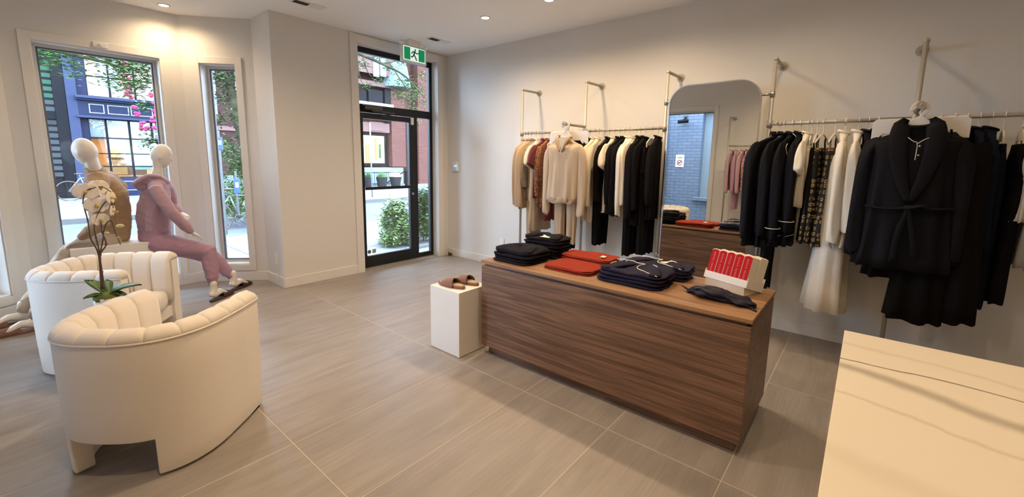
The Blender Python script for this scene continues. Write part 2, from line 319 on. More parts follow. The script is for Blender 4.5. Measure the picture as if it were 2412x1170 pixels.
bx('wall_right', (XW, YK, 0), (XW+.2, YS+.2, CZ), 'wall paint', bevel=0, kind='structure')
bx('wall_back', (XL, YK-.2, 0), (XW, YK, CZ), 'wall paint', bevel=0, kind='structure')

def wall_open(name, p0, p1, op, th=.2, base=True):
    """wall from p0 to p1 (interior face), outward is to the left of p0->p1; op = (s0,s1,z0,z1)"""
    d = V((p1[0]-p0[0], p1[1]-p0[1], 0)); Lh = d.length; d.normalize(); n = V((-d.y, d.x, 0))
    M = Matrix(((d.x, n.x, 0, p0[0]), (d.y, n.y, 0, p0[1]), (0, 0, 1, 0), (0, 0, 0, 1)))
    b = NB(); s0, s1, z0, z1 = op
    box(b, (0, 0, 0), (s0, th, CZ), M); box(b, (s1, 0, 0), (Lh, th, CZ), M); box(b, (s0, 0, z1), (s1, th, CZ), M)
    if z0 > 0: box(b, (s0, 0, 0), (s1, th, z0), M)
    o = obj(name, b, 'wall paint'); o['kind'] = 'structure'; return M, Lh
def casing(n, M, op, w=.075, bottom=True, d=.018):
    s0, s1, z0, z1 = op; b = NB(); zb = z0-w if bottom else 0
    box(b, (s0-w, -d, zb), (s0, 0, z1+w), M); box(b, (s1, -d, zb), (s1+w, 0, z1+w), M); box(b, (s0, -d, z1), (s1, 0, z1+w), M)
    if bottom: box(b, (s0, -d, z0-w), (s1, 0, z0), M)
    o = obj('trim_%d' % n, b, 'trim paint', bevel=.003); o['kind'] = 'structure'
def baseb(name, M, a, b_, h=.115):
    b = NB(); box(b, (a, -.014, 0), (b_, 0, h), M); o = obj('baseboard_'+name, b, 'trim paint', bevel=.003); o['kind'] = 'structure'
def window(n, M, op, dep=.12):
    s0, s1, z0, z1 = op; f = .035
    b = NB()
    for lo, hi in (((s0, dep, z0), (s0+f, dep+.06, z1)), ((s1-f, dep, z0), (s1, dep+.06, z1)), ((s0+f, dep, z0), (s1-f, dep+.06, z0+f)), ((s0+f, dep, z1-f), (s1-f, dep+.06, z1))): box(b, lo, hi, M)
    W = obj('window_%d' % n, b, 'vinyl', bevel=.004); W['kind'] = 'structure'
    b = NB(); g = f
    for lo, hi in (((s0+g, dep+.012, z0+g), (s0+g+.014, dep+.045, z1-g)), ((s1-g-.014, dep+.012, z0+g), (s1-g, dep+.045, z1-g)), ((s0+g+.014, dep+.012, z0+g), (s1-g-.014, dep+.045, z0+g+.014)), ((s0+g+.014, dep+.012, z1-g-.014), (s1-g-.014, dep+.045, z1-g))): box(b, lo, hi, M)
    obj('glazing_bead', b, 'white paint', W, bevel=.003)
    b = NB(); box(b, (s0+g+.01, dep+.024, z0+g+.01), (s1-g-.01, dep+.03, z1-g-.01), M); obj('window_pane', b, 'window glass', W)
    b = NB(); box(b, (s0, -.0, z0-.002), (s1, dep, z0+.012), M); obj('window_sill', b, 'trim paint', W, bevel=.003)
    b = NB(); box(b, (s0, .0, z0+.012), (s0+.008, dep, z1), M); box(b, (s1-.008, .0, z0+.012), (s1, dep, z1), M); box(b, (s0+.008, .0, z1-.008), (s1-.008, dep, z1), M); obj('window_reveal', b, 'trim paint', W)
# street wall runs from (4.47,5.06) to (1.97,5.06): outward must be +y -> direction +x gives left = +y
M, Lh = wall_open('wall_street', (1.97, YS), (XW, YS), (2.985-1.97, 4.27-1.97, 0, 2.93)); DM = M
casing(1, M, (2.985-1.97, 4.27-1.97, 0, 2.93), .10, False); baseb('street', M, 0, .915)
bx('wall_return', (1.97, YS+.2, 0), (2.12, 5.56, CZ), 'wall paint', bevel=0, kind='structure')
bx('baseboard_return', (1.956, YS-.014, 0), (1.97, 5.56, .115), 'trim paint', kind='structure')
M, Lh = wall_open('wall_bay_right', (1.41, YB), (1.97, 5.56), (.185, .565, .20, 2.545)); casing(2, M, (.185, .565, .20, 2.545)); window(1, M, (.185, .565, .20, 2.545)); baseb('bay_right', M, 0, Lh)
M, Lh = wall_open('wall_bay_front', (.07, YB), (1.41, YB), (.20, 1.14, .13, 2.55)); casing(3, M, (.20, 1.14, .13, 2.55)); window(2, M, (.20, 1.14, .13, 2.55)); baseb('bay_front', M, 0, Lh)
M, Lh = wall_open('wall_bay_left', (-.49, 5.56), (.07, YB), (.185, .565, .20, 2.545)); casing(4, M, (.185, .565, .20, 2.545)); window(3, M, (.185, .565, .20, 2.545)); baseb('bay_left', M, 0, Lh)
LW = (2.42-YK, 4.75-YK, .26, 2.55)  # real window, its unseen far end lengthened to let in more daylight
bx('wall_street_left', (XL-.2, YS, 0), (-.64, YS+.2, CZ), 'wall paint', bevel=0, kind='structure')
bx('wall_return_left', (-.64, YS, 0), (-.49, 5.56, CZ), 'wall paint', bevel=0, kind='structure')
M, Lh = wall_open('wall_left', (XL, YK), (XL, YS), LW); casing(5, M, LW); window(4, M, LW); baseb('left', M, 0, Lh)
Mr = Matrix(((0, 1, 0, XW), (1, 0, 0, 0), (0, 0, 1, 0), (0, 0, 0, 1)))
baseb('right', Mr, YK, YS-.02)
# ---- glass street door
b = NB(); F0, F1 = 5.18, 5.24; xa, xb = 2.985, 4.27
for lo, hi in (((xa, F0, 0), (xa+.075, F1, 2.93)), ((xb-.05, F0, 0), (xb, F1, 2.93)), ((xa+.075, F0, 2.86), (xb-.05, F1, 2.93)), ((xa+.075, F0, 2.11), (xb-.05, F1, 2.215)), ((3.915, F0, 0), (3.985, F1, 2.11)), ((3.985, F0, 0), (xb-.05, F1, .075))): box(b, lo, hi)
D = obj('door_1', b, 'black aluminium', bevel=.003); D['kind'] = 'structure'
b = NB(); box(b, (xa+.07, 5.206, 2.21), (xb-.045, 5.212, 2.865)); obj('transom_pane', b, 'window glass', D)
b = NB(); box(b, (3.98, 5.206, .07), (xb-.045, 5.212, 2.115)); obj('sidelight_pane', b, 'window glass', D)
b = NB()
for lo, hi in (((3.062, 5.17, .012), (3.10, 5.225, 2.10)), ((3.835, 5.17, .012), (3.913, 5.225, 2.10)), ((3.10, 5.17, .012), (3.835, 5.225, .17)), ((3.10, 5.17, 2.03), (3.835, 5.225, 2.10))): box(b, lo, hi)
leaf = obj('door_leaf', b, 'black aluminium', D, bevel=.003)
b = NB(); box(b, (3.09, 5.196, .16), (3.84, 5.202, 2.04)); obj('door_pane', b, 'window glass', leaf)
b = NB(); box(b, (3.10, 5.15, 1.085), (3.85, 5.172, 1.125)); box(b, (3.835, 5.145, 1.08), (3.90, 5.17, 1.13)); obj('push_bar', b, 'black aluminium', leaf, bevel=.004)
b = NB(); bmesh.ops.create_cone(b, cap_ends=True, segments=20, radius1=.018, radius2=.016, depth=.02, matrix=Matrix.Translation((3.875, 5.162, 1.0)) @ Matrix.Rotation(PI/2, 4, 'X')); obj('lock_cylinder', b, 'steel', leaf, smooth=False)
b = NB(); box(b, (3.10, 5.10, 2.14), (3.36, 5.18, 2.20)); box(b, (3.18, 5.07, 2.12), (3.46, 5.09, 2.135)); tube(b, [(3.22, 5.12, 2.12), (3.50, 5.04, 2.115), (3.36, 5.16, 2.075)], .009); obj('door_closer', b, 'dark metal', D, bevel=.004)
b = NB(); box(b, (3.86, 5.15, 2.0), (3.905, 5.175, 2.10)); obj('door_contact', b, 'white plastic', D, bevel=.003)
b = NB(); box(b, (xa, 5.05, 0), (xb, 5.26, .012)); obj('threshold', b, 'galvanised', D, bevel=.002)
b = NB()
for k in range(20): pass
prism(b, [(.028*math.cos(a*PI/10), .028*math.sin(a*PI/10)) for a in range(20)], 0, .0012, Matrix.Translation((3.145, 5.1955, .225)) @ Matrix.Rotation(PI/2, 4, 'X')); obj('round_sticker', b, 'cloth grey', leaf)
b = NB(); box(b, (3.19, 5.1943, .20), (3.25, 5.1955, .255)); obj('square_sticker', b, 'fleece', leaf)

# ================================================================== LIGHTS
def downlight(x, y, k, e=1.0):
    t = thing('recessed_downlight', k, 'ceiling light', (x, y, CZ), group='recessed ceiling lights')
    b = NB(); lathe(b, [(.055, 0), (.055, -.006), (.042, -.006), (.040, -.001)], c=(x, y, CZ)); obj('trim_ring', b, 'white plastic', t, smooth=True)
    b = NB(); lathe(b, [(.001, -.002), (.040, -.002), (.040, -.0035), (.001, -.0035)], c=(x, y, CZ)); obj('lens', b, 'lamp lens', t)
    l = bpy.data.lights.new('downlight', 'SPOT'); l.energy = LAMP_W*e; l.color = (1, .73, .45); l.spot_size = math.radians(158); l.spot_blend = 1.0; l.shadow_soft_size = .045
    lo = bpy.data.objects.new('bulb', l); C.objects.link(lo); lo.location = (x, y, CZ-.02); lo.parent = t; lo.matrix_parent_inverse = PW(t).inverted()
downlight(3.56, 3.40, 'small round ceiling downlight glowing above the doorway end of the clothes rail', 1)
downlight(3.56, 2.55, 'round ceiling downlight at the upper frame edge, second along the rail from the door', 1)
downlight(1.24, 5.80, 'round ceiling downlight in the bay above the big shop window', .5)
for x, y, e, k in ((3.56, 1.65, 1.1, 'over the counter middle and the mirror'), (3.5, .5, .42, 'over the near clothes rail by the mirror'), (3.5, -.9, .06, 'over the far end of the near clothes rail'), (1.3, 3.9, .9, 'over the side of the armchairs facing the door'), (1.3, 2.2, 1.2, 'over the floor between armchair and counter'), (1.45, .1, .9, 'over the marble cash desk corner'), (.35, 4.9, .3, 'over the armchair by the mannequins'), (1.3, -1.5, .5, 'behind the marble cash desk'), (.3, 1.3, .9, 'over the viewing position')):
    downlight(x, y, 'round ceiling downlight out of frame '+k, e)

# ================================================================== FIXTURES
def vent(x0, y0, x1, y1, lab):
    t = thing('ceiling_vent', lab, 'vent', (x0, y0, CZ)); b = NB(); box(b, (x0, y0, CZ-.006), (x1, y1, CZ)); obj('plate', b, 'white plastic', t, bevel=.002)
    xm = x0+(x1-x0)*.5
    b = NB(); box(b, (x0+.02, y0+.02, CZ-.0075), (xm, y1-.02, CZ-.006)); obj('duct_opening', b, 'black paint', t)
    for k in range(6):
        xx = x0+.025+k*(xm-x0-.03)/6; b = NB(); box(b, (xx, y0+.02, CZ-.010), (xx+.006, y1-.02, CZ-.0075)); obj('louver', b, 'cloth grey', t)
vent(2.0, 4.50, 2.33, 4.62, 'white slotted ceiling vent above the wall beside the bay')
vent(3.67, 4.44, 3.99, 4.56, 'white slotted ceiling vent in front of the glass door')
t = thing('exit_sign', 'green and white running figure exit sign hanging over the glass door', 'sign', (3.66, 4.80, 2.87))
b = NB(); box(b, (3.455, 4.79, 2.765), (3.865, 4.83, 2.985)); obj('housing', b, 'white plastic', t, bevel=.01)
b = NB(); box(b, (3.485, 4.786, 2.79), (3.835, 4.79, 2.965)); face = obj('face_panel', b, 'exit white', t)
for xx0, xx1 in ((3.495, 3.59), (3.725, 3.825)):
    b = NB(); box(b, (xx0, 4.784, 2.80), (xx1, 4.786, 2.955)); obj('green_field', b, 'exit green', face)
b = NB()
def seg(p, q, r=.007): limb(b, [(p[0], 4.784, p[1], r), (q[0], 4.784, q[1], r)], ref=(0, 1, 0), n=6)
blob(b, (3.672, 4.784, 2.937), (.012, .004, .012), 10)
seg((3.665, 2.92), (3.648, 2.872), .011); seg((3.662, 2.915), (3.625, 2.905)); seg((3.625, 2.905), (3.612, 2.88)); seg((3.665, 2.915), (3.69, 2.893)); seg((3.69, 2.893), (3.735, 2.905))
seg((3.648, 2.872), (3.672, 2.845), .008); seg((3.672, 2.845), (3.690, 2.805), .008); seg((3.648, 2.872), (3.625, 2.842), .008); seg((3.625, 2.842), (3.597, 2.842), .008)
obj('running_figure', b, 'exit figure', face)
for xx in (3.46, 3.86):
    b = NB(); blob(b, (xx, 4.80, 3.0), (.028, .028, .024)); obj('emergency_lamp', b, 'white plastic', t, smooth=True)
b = NB(); box(b, (3.56, 4.77, 2.985), (3.76, 4.85, 3.05)); obj('canopy_mount', b, 'white plastic', t, bevel=.008)
t = thing('thermostat', 'white wall thermostat with a small screen beside the door', 'thermostat', (XW, 5.0, 1.41)); 
b = NB(); box(b, (XW-.025, 4.80, 1.335), (XW, 4.93, 1.475)); obj('case', b, 'white plastic', t, bevel=.008)
b = NB(); box(b, (XW-.027, 4.82, 1.36), (XW-.025, 4.91, 1.45)); s = obj('screen', b, 'screen', t)
b = NB(); box(b, (XW-.028, 4.83, 1.40), (XW-.027, 4.86, 1.43)); box(b, (XW-.028, 4.87, 1.40), (XW-.027, 4.89, 1.43)); obj('display_digits', b, 'screen text', s)
def outlet(lo, hi, lab, slots):
    t = thing('wall_outlet', lab, 'outlet', lo); b = NB(); box(b, lo, hi); obj('cover_plate', b, 'white plastic', t, bevel=.003)
    b = NB(); box(b, *slots); obj('socket_face', b, 'white plastic', t, bevel=.002)
outlet((XW-.008, 3.87, .29), (XW, 3.95, .41), 'white outlet plate low on the right wall past the counter', ((XW-.011, 3.89, .315), (XW-.008, 3.93, .385)))
outlet((1.962, 5.22, .25), (1.97, 5.30, .38), 'tall white switch plate on the bay return wall', ((1.959, 5.24, .275), (1.962, 5.28, .355)))
outlet((1.950, 5.20, .06), (1.956, 5.25, .14), 'small white box plate on the baseboard of the bay return', ((1.947, 5.212, .075), (1.950, 5.238, .125)))
b = NB(); prism(b, [(0, 0), (.10, 0), (0, .06)], -.02, .02, Matrix.Translation((4.405, 4.97, 0)) @ Matrix.Rotation(PI/2, 4, 'X')); tag(obj('door_wedge', b, 'rubber', bevel=.004), 'black rubber door wedge on the floor beside the door casing', 'door stop')
t = thing('motion_sensor', 'small white sensor above the big bay window', 'sensor', (.73, 6.05, 2.6)); b = NB(); box(b, (.69, 6.05, 2.565), (.80, 6.08, 2.62)); obj('housing', b, 'white plastic', t, bevel=.006); b = NB(); blob(b, (.745, 6.05, 2.59), (.014, .012, .014)); obj('lens', b, 'vinyl', t, smooth=True)

# ================================================================== DISPLAY COUNTER
t = thing('display_counter', 'long low walnut display counter topped with folded clothes', 'counter', (2.6, 1.28, 0))
b = NB(); box(b, (2.33, .40, 0), (2.88, 2.165, .09)); obj('plinth_base', b, 'walnut', t, bevel=.001)
b = NB(); box(b, (2.28, .365, .075), (2.93, 2.20, .71)); obj('body', b, 'walnut', t, bevel=.002)
b = NB(); box(b, (2.30, .385, .705), (2.91, 2.165, .728)); obj('shadow_gap', b, 'walnut', t)
b = NB(); box(b, (2.275, .36, .728), (2.935, 2.205, .75)); obj('top', b, 'walnut lamplit top', t, bevel=.0015)
t = thing('display_plinth', 'short white square plinth holding brown slippers beside the walnut counter', 'plinth', (2.25, 2.43, 0))
b = NB(); box(b, (2.096, 2.256, .004), (2.41, 2.59, .515)); obj('body', b, 'white laminate', t, bevel=.0015)
b = NB(); box(b, (2.106, 2.266, 0), (2.40, 2.58, .005)); obj('base', b, 'black paint', t)
t = thing('cash_desk', 'cream marble topped cash desk in the corner with dark veining', 'desk', (1.1, -.4, 0))
b = NB(); box(b, (.36, -1.3, .915), (1.785, .01, .95)); obj('top', b, 'marble', t, bevel=.002)
b = NB(); box(b, (.40, -1.25, .0), (1.745, -.03, .915)); obj('body', b, 'white laminate', t, bevel=.002)

# ================================================================== RAILS
RX, RZ = 4.13, 1.838
def upright(y, lab):
    t = thing('rail_upright', lab, 'rack', (RX, y, 0), group='pipe uprights of the clothes rails')
    b = NB(); tube(b, [(RX, y, 0), (RX, y, 2.35)], .0145, 12); obj('pole', b, 'galvanised', t, smooth=True)
    b = NB(); tube(b, [(RX-.012, y, 2.355), (XW, y, 2.355)], .0145, 12); obj('wall_arm', b, 'galvanised', t, smooth=True)
    b = NB(); blob(b, (RX, y, 2.353), (.019, .019, .019)); obj('elbow', b, 'galvanised', t, smooth=True)
    b = NB(); lathe(b, [(.02, -.03), (.021, -.008), (.038, -.008), (.038, 0)], 20); fl = obj('wall_flange', b, 'galvanised', t, smooth=False)
    fl.matrix_parent_inverse = PW(t).inverted(); fl.matrix_basis = Matrix.Translation((XW, y, 2.355)) @ Matrix.Rotation(PI/2, 4, 'Y')
    b = NB(); lathe(b, [(.038, 0), (.038, .008), (.021, .008), (.02, .03)], 20, (RX, y, 0)); obj('foot_flange', b, 'galvanised', t)
    b = NB(); tube(b, [(RX, y, RZ-.03), (RX, y, RZ+.03)], .021, 12); obj('clamp_collar', b, 'galvanised', t, smooth=True)
    return t
UY = [3.312, 2.432, 1.555, .68, -.20, -1.08]
UL = ['pipe upright at the door end of the far clothes rail', 'pipe upright behind the front facing tan sweater', 'pipe upright just left of the tall mirror', 'pipe upright just right of the tall mirror', 'pipe upright behind the long black robe', 'pipe upright past the frame edge ending the near clothes rail']
ups = [upright(y, l) for y, l in zip(UY, UL)]
for k in (1, 4):
    b = NB(); tube(b, [(RX, UY[k], 1.885), (RX-.40, UY[k], 1.885)], .0145, 12); a = obj('faceout_arm', b, 'galvanised', ups[k], smooth=True)
    b = NB(); tube(b, [(RX-.40, UY[k], 1.885), (RX-.425, UY[k], 1.885)], .024, 16); blob(b, (RX-.427, UY[k], 1.885), (.006, .008, .008)); obj('end_cap', b, 'galvanised', a, smooth=False)
for a, c, lab in ((0, 1, 'horizontal hanging rail behind the front facing tan sweater'), (1, 2, 'horizontal hanging rail of cream and black clothes left of the mirror'), (3, 4, 'horizontal hanging rail of robes right of the mirror'), (4, 5, 'horizontal hanging rail of navy clothes at the frame edge')):
    b = NB(); tube(b, [(RX, UY[c]+.012, RZ), (RX, UY[a]-.012, RZ)], .0145, 12); tag(obj('hanging_rail', b, 'galvanised', smooth=True), lab, 'rail', 'horizontal clothes rails')
# ---- mirror
t = thing('wall_mirror', 'tall rounded rectangle mirror in a thin metal frame between the rails', 'mirror', (4.08, 1.13, 1.2))
def rrect(y0, y1, z0, z1, r, n=8):
    out = []
    for cy, cz, a0 in ((y1-r, z1-r, 0), (y0+r, z1-r, PI/2), (y0+r, z0+r, PI), (y1-r, z0+r, 1.5*PI)):
        for k in range(n+1): a = a0+k*PI/2/n; out.append((cy+r*math.cos(a), cz+r*math.sin(a)))
    return out
MY0, MY1, MZ0, MZ1 = .752, 1.505, .32, 2.205
Pm = rrect(MY0, MY1, MZ0, MZ1, .17)
b = NB(); prism(b, Pm, 0, .006, Matrix(((0, 0, 1, 4.082), (1, 0, 0, 0), (0, 1, 0, 0), (0, 0, 0, 1)))); obj('mirror_pane', b, 'mirror glass', t)
Po = rrect(MY0-.006, MY1+.006, MZ0-.006, MZ1+.006, .176); Pi = rrect(MY0+.004, MY1-.004, MZ0+.004, MZ1-.004, .166)
b = NB(); n = len(Po); R_ = [[b.verts.new((x, p[0], p[1])) for p in PP] for x, PP in ((4.074, Po), (4.074, Pi), (4.083, Pi), (4.105, Po))]
for a in range(4):
    A, B = R_[a], R_[(a+1) % 4]
    for i in range(n): b.faces.new((A[i], A[(i+1) % n], B[(i+1) % n], B[i]))
obj('frame', b, 'steel', t, bevel=0)
for y, y2 in ((1.555, 1.50), (.68, .757)):
    for z in (2.075, .60):
        b = NB(); tube(b, [(4.12, y, z), (4.10, y2, z)], .011); tube(b, [(RX, y, z-.022), (RX, y, z+.022)], .02); obj('clip', b, 'steel', t, smooth=True)

# ================================================================== CLOTHES
GI = [0]
def finish(bm): return bm
def hang_body(name, prof, m, parent, folds=6, amp=.012, seed=0, n=40, cap=True, ysh=0):
    """prof: list of (z, half width, half thickness, x shift)"""
    b = NB(); P = spline(prof, 3); rings = []; zt, zb = P[0][0], P[-1][0]
    rnd = random.Random(seed); ph = rnd.uniform(0, 6); ph2 = rnd.uniform(0, 6)
    for z, wx, ty, xs in P:
        t = max(0, (zt-z)/(zt-zb)); r = []
        for k in range(n):
            a = 2*PI*k/n; ca, sa = math.cos(a), math.sin(a)
            x = wx*math.copysign(abs(ca)**.8, ca)+xs; y = ty*math.copysign(abs(sa)**.7, sa)+ysh
            q = amp*(t**1.2)*(math.sin(folds*a+ph+2.2*t)+.6*math.sin((folds+3)*a*1.0+ph2-1.5*t))
            y += q*(1 if sa >= 0 else -1)*(.4+.6*abs(sa)); x += q*.6*ca
            zz = z+(.006*math.sin(folds*a+ph) if t > .97 else 0)
            r.append(V((x, y, zz)))
        rings.append(r)
    loft(b, rings, cap); return obj(name, b, m, parent, smooth=True, world=False)
def sleeve(m, parent, s, path, seed=0):
    b = NB(); rnd = random.Random(seed); ph = rnd.uniform(0, 6)
    P = spline([(s*p[0], p[1], p[2], p[3], p[4]) for p in path], 4)
    limb(b, P, ref=(0, 1, 0), n=16, fold=lambda i, a: .13*math.sin(3*a+ph+i*.35)+.08*math.sin(5*a-i*.5))
    return obj('sleeve', b, m, parent, smooth=True, world=False)
def make_hanger(parent, kind='slim', w=.19, name='hanger'):
    b = NB()
    hook = [(.012, 0, -.045), (.0, 0, -.035), (.0, 0, -.03)]
    arc = [(.022*math.sin(a), 0, .001+.022*math.cos(a)) for a in [x*PI/8 for x in range(-7, 9)]]
    tube(b, [(0, 0, -.10), (0, 0, -.045), (.018, 0, -.014)]+[p for p in arc[::-1]][0:0]+[(.0225*math.cos(a), 0, .0225*math.sin(a)) for a in [x*PI/8 for x in range(-2, 10)]], .0028, 6)
    if kind == 'slim':
        tube(b, spline([(-w, 0, -.165), (-w*.55, 0, -.125), (0, 0, -.095), (w*.55, 0, -.125), (w, 0, -.165)], 3), .006, 6)
    else:
        prism(b, [(-.05, -.14), (.05, -.14), (.09, -.19), (.09, -.235), (.078, -.235), (.074, -.20), (-.074, -.20), (-.078, -.235), (-.09, -.235), (-.09, -.19)] if False else [(-.03, -.095), (.03, -.095), (.095, -.14), (.095, -.215), (.08, -.215), (.08, -.165), (-.08, -.165), (-.08, -.215), (-.095, -.215), (-.095, -.14)], -.004, .004, Matrix.Rotation(PI/2, 4, 'X'))
    return obj(name, b, 'hanger plastic', parent, world=False)
def garment(kind, y, m, label, group, x=RX, z=RZ+.0, L=.72, rz=None, piping=False, seed=None, wd=.2, th=.027, name=None, sl=.5, cat=None, noh=False, ysh=0):
    GI[0] += 1; sd = seed or GI[0]*13; rnd = random.Random(sd)
    rz = rnd.uniform(-.08, .08) if rz is None else rz*.5 if abs(rz) < .5 else rz
    nm = name or {'top': 'hanging_sweater', 'tee': 'hanging_shirt', 'tank': 'hanging_camisole', 'pants': 'hanging_trousers', 'robe': 'hanging_robe', 'gown': 'hanging_nightgown', 'skirt': 'hanging_skirt'}[kind]
    ct = cat or {'top': 'sweater', 'tee': 'shirt', 'tank': 'camisole', 'pants': 'trousers', 'robe': 'robe', 'gown': 'nightgown', 'skirt': 'skirt'}[kind]
    t = thing(nm, label, ct, (x, y, z), rz, group)
    fo = rnd.choice((6, 7, 9))
    if kind in ('top', 'tee', 'robe'):
        fl = .04 if kind == 'robe' else .0
        prof = [(-.085, .045, .026, 0), (-.105, .065, .028, 0), (-.128, wd*.55, .024, 0), (-.165, wd*.95, .020, 0), (-.20, wd*1.04, th*.8, 0), (-.34, wd*.96, th*1.05, 0), (-L*.75, wd*.97+fl*.5, th*1.2, 0), (-L, wd*.98+fl, th*1.25+fl*.3, 0)]
        body = hang_body('body', prof, m, t, fo, .017, sd)
        if kind == 'tee':
            path = [(wd*.82, 0, -.175, .03, .018), (wd+.01, 0, -.21, .05, .026), (wd+.045, 0, -.29, .062, .032), (wd+.06, 0, -.37, .070, .032), (wd+.06, 0, -.375, .060, .022)]
        else:
            dz = .14+sl
            path = [(wd*.80, 0, -.178, .028, .018), (wd*.98, 0, -.22, .042, .026), (wd+.022, 0, -.34, .046, .032), (wd+.035, -.006, -dz*.8, .042, .032), (wd+.03, -.012, -dz+.02, .040, .030), (wd+.03, -.012, -dz, .034, .024)]
            if kind == 'robe': path = [(p[0], p[1], p[2], p[3]*1.15, p[4]*1.2) for p in path]
        for s in (-1, 1): sleeve(m, t, s, path, sd+s)
        # collar
        b = NB(); r = [(.052*math.cos(a), .034*math.sin(a), -.082+.012*math.sin(a)) for a in [k*2*PI/20 for k in range(21)]]; tube(b, r, .008 if kind != 'robe' else .011, 8); obj('collar', b, m, t, smooth=True, world=False)
        if piping:
            b = NB(); zc = -L+.09
            P_ = [(-wd*1.0-fl, -th*.5, zc-.01), (-wd*.8, -th*1.45-.012, zc), (0, -th*1.6-.014, zc-.012), (wd*.8, -th*1.4, zc), ]
            tube(b, spline(P_, 5), .0028, 6); 
            tube(b, spline([(-.055, -.02, -.085), (-.06, -.05, -.12), (-.03, -.052, -.2), (-.0, -.052, -.3)], 4), .0026, 6)
            tube(b, spline([(-wd*.9, -.034, -.17), (-wd*.98, -.03, -.2), (-wd-.0, -.045, -.26)], 4), .0026, 6)
            obj('piping', b, 'piping', t, smooth=True, world=False)
            b = NB(); zz = -(.14+sl)+.09
            for s in (-1,):
                cx_ = s*(wd+.04); tube(b, [(cx_+.058*math.cos(a), -.01+.052*math.sin(a), zz) for a in [k*2*PI/18 for k in range(19)]], .0026, 6)
            obj('cuff_piping', b, 'piping', t, smooth=True, world=False)
        if not noh: make_hanger(t, 'slim', wd*.8)
    elif kind in ('tank', 'gown'):
        prof = [(-.20, wd*.62, .022, 0), (-.23, wd*.7, .028, 0), (-.34, wd*.72, th, 0), (-L*.6, wd*.85, th*1.25, 0), (-L, wd*(1.05 if kind == 'gown' else .9), th*1.7, 0)]
        hang_body('body', prof, m, t, fo, .02 if kind == 'gown' else .013, sd)
        for s in (-1, 1):
            b = NB(); tube(b, spline([(s*wd*.42, 0, -.205), (s*wd*.40, .004, -.15), (s*wd*.36, 0, -.118)], 3), .006, 6); obj('strap', b, m, t, smooth=True, world=False)
        if not noh: make_hanger(t, 'slim', wd*.8)
    elif kind == 'skirt':
        hang_body('body', [(-.19, .13, .018, 0), (-.24, .135, .024, 0), (-L*.6, .16, .04, 0), (-L, .18, .05, 0)], m, t, fo, .016, sd); make_hanger(t, 'clip')
    else:
        hang_body('waist', [(-.185, wd*.68, .02, 0), (-.215, wd*.68, .022, 0), (-.22, wd*.70, .022, 0), (-.34, wd*.78, .034, 0), (-.46, wd*.80, .036, 0)], m, t, fo, .006, sd)
        for s in (-1, 1):
            hang_body('leg', [(-.40, wd*.38, .036, s*wd*.40), (-.55, wd*.37, .04, s*wd*.41), (-L*.8, wd*.30, .036, s*wd*.38), (-L+.05, wd*.28, .033, s*wd*.36), (-L, wd*.26, .03, s*wd*.36)], m, t, 4, .008, sd+s)
        if not noh: make_hanger(t, 'clip')
    return t
G1 = 'clothes on the rail behind the tan sweater'; G2 = 'clothes on the rail left of the mirror'; G3 = 'clothes on the rail right of the mirror'; G4 = 'navy clothes at the frame edge'
garment('top', 3.262, 'tan knit', 'tan knit cardigan at the door end of the far rail, outermost of three', G1, L=.86, sl=.72, wd=.17, rz=.18)
garment('top', 3.22, 'oat knit', 'oatmeal knit cardigan, middle one of three at the door end of the far rail', G1, L=.88, sl=.74, wd=.17, rz=.12)
garment('top', 3.17, 'tan knit', 'tan knit cardigan hanging against the grey brown printed top', G1, L=.89, sl=.74, wd=.18, rz=.05)
garment('top', 3.125, 'grey brown print', 'grey brown printed long top behind the cream shirt', G1, L=.80, sl=.5, wd=.15, rz=0)
garment('pants', 3.095, 'beige jersey', 'beige jersey trousers on a clip hanger, legs reaching lowest of the far rail', G1, L=1.28, wd=.18)
garment('tee', 3.055, 'cream cotton', 'cream short sleeved shirt left of the burgundy shirt', G1, L=.80, wd=.16, rz=.1)
garment('skirt', 3.01, 'beige jersey', 'beige straight skirt ending below the burgundy shirt', G1, L=1.15)
garment('tee', 2.97, 'burgundy', 'burgundy short sleeved shirt left of the rust paisley one', G1, L=.76, wd=.20, rz=.05)
garment('top', 2.91, 'rust paisley', 'rust and gold paisley long sleeved pyjama shirt', G1, L=.86, sl=.60, wd=.18, rz=0, name='hanging_shirt', cat='shirt')
garment('pants', 2.86, 'burgundy', 'burgundy cropped trousers with hems showing left of the hanging sweater', G1, L=1.02, wd=.2)
garment('pants', 2.60, 'black jersey', 'black trousers hidden mostly behind the front facing tan sweater', G1, L=1.34, wd=.2)
garment('top', 2.53, 'black jersey', 'black long sleeved top behind the front facing tan sweater', G1, L=.85, wd=.2)
garment('top', 2.372, 'black jersey', 'black sweater right beside the front facing tan sweater', G2, L=.78, wd=.17)
garment('top', 2.315, 'cream cotton', 'cream long cardigan with ribbed front, left of black trousers', G2, L=.96, sl=.62, wd=.19, rz=.1)
garment('top', 2.26, 'cream cotton', 'second cream long cardigan, touching the black trousers', G2, L=.97, sl=.66, wd=.17, rz=.06)
garment('pants', 2.195, 'black jersey', 'black ribbed trousers on a clip hanger beside the cream cardigans', G2, L=1.22, wd=.19)
garment('top', 2.14, 'black jersey', 'black sweater left of the cream short sleeved shirt', G2, L=.84, sl=.6, wd=.18)
garment('tee', 2.08, 'cream cotton', 'cream short sleeved shirt between black tops left of the mirror', G2, L=.85, wd=.18, rz=.05)
garment('top', 2.02, 'black jersey', 'black top just right of the cream short sleeved shirt', G2, L=.86, sl=.62, wd=.19)
garment('top', 1.965, 'black jersey', 'black top touching the white long sleeved shirts', G2, L=.88, sl=.7, wd=.18)
garment('top', 1.915, 'white terry', 'white long sleeved shirt, left of the pair amid black tops', G2, L=.86, sl=.72, wd=.17, rz=.05, name='hanging_shirt', cat='shirt')
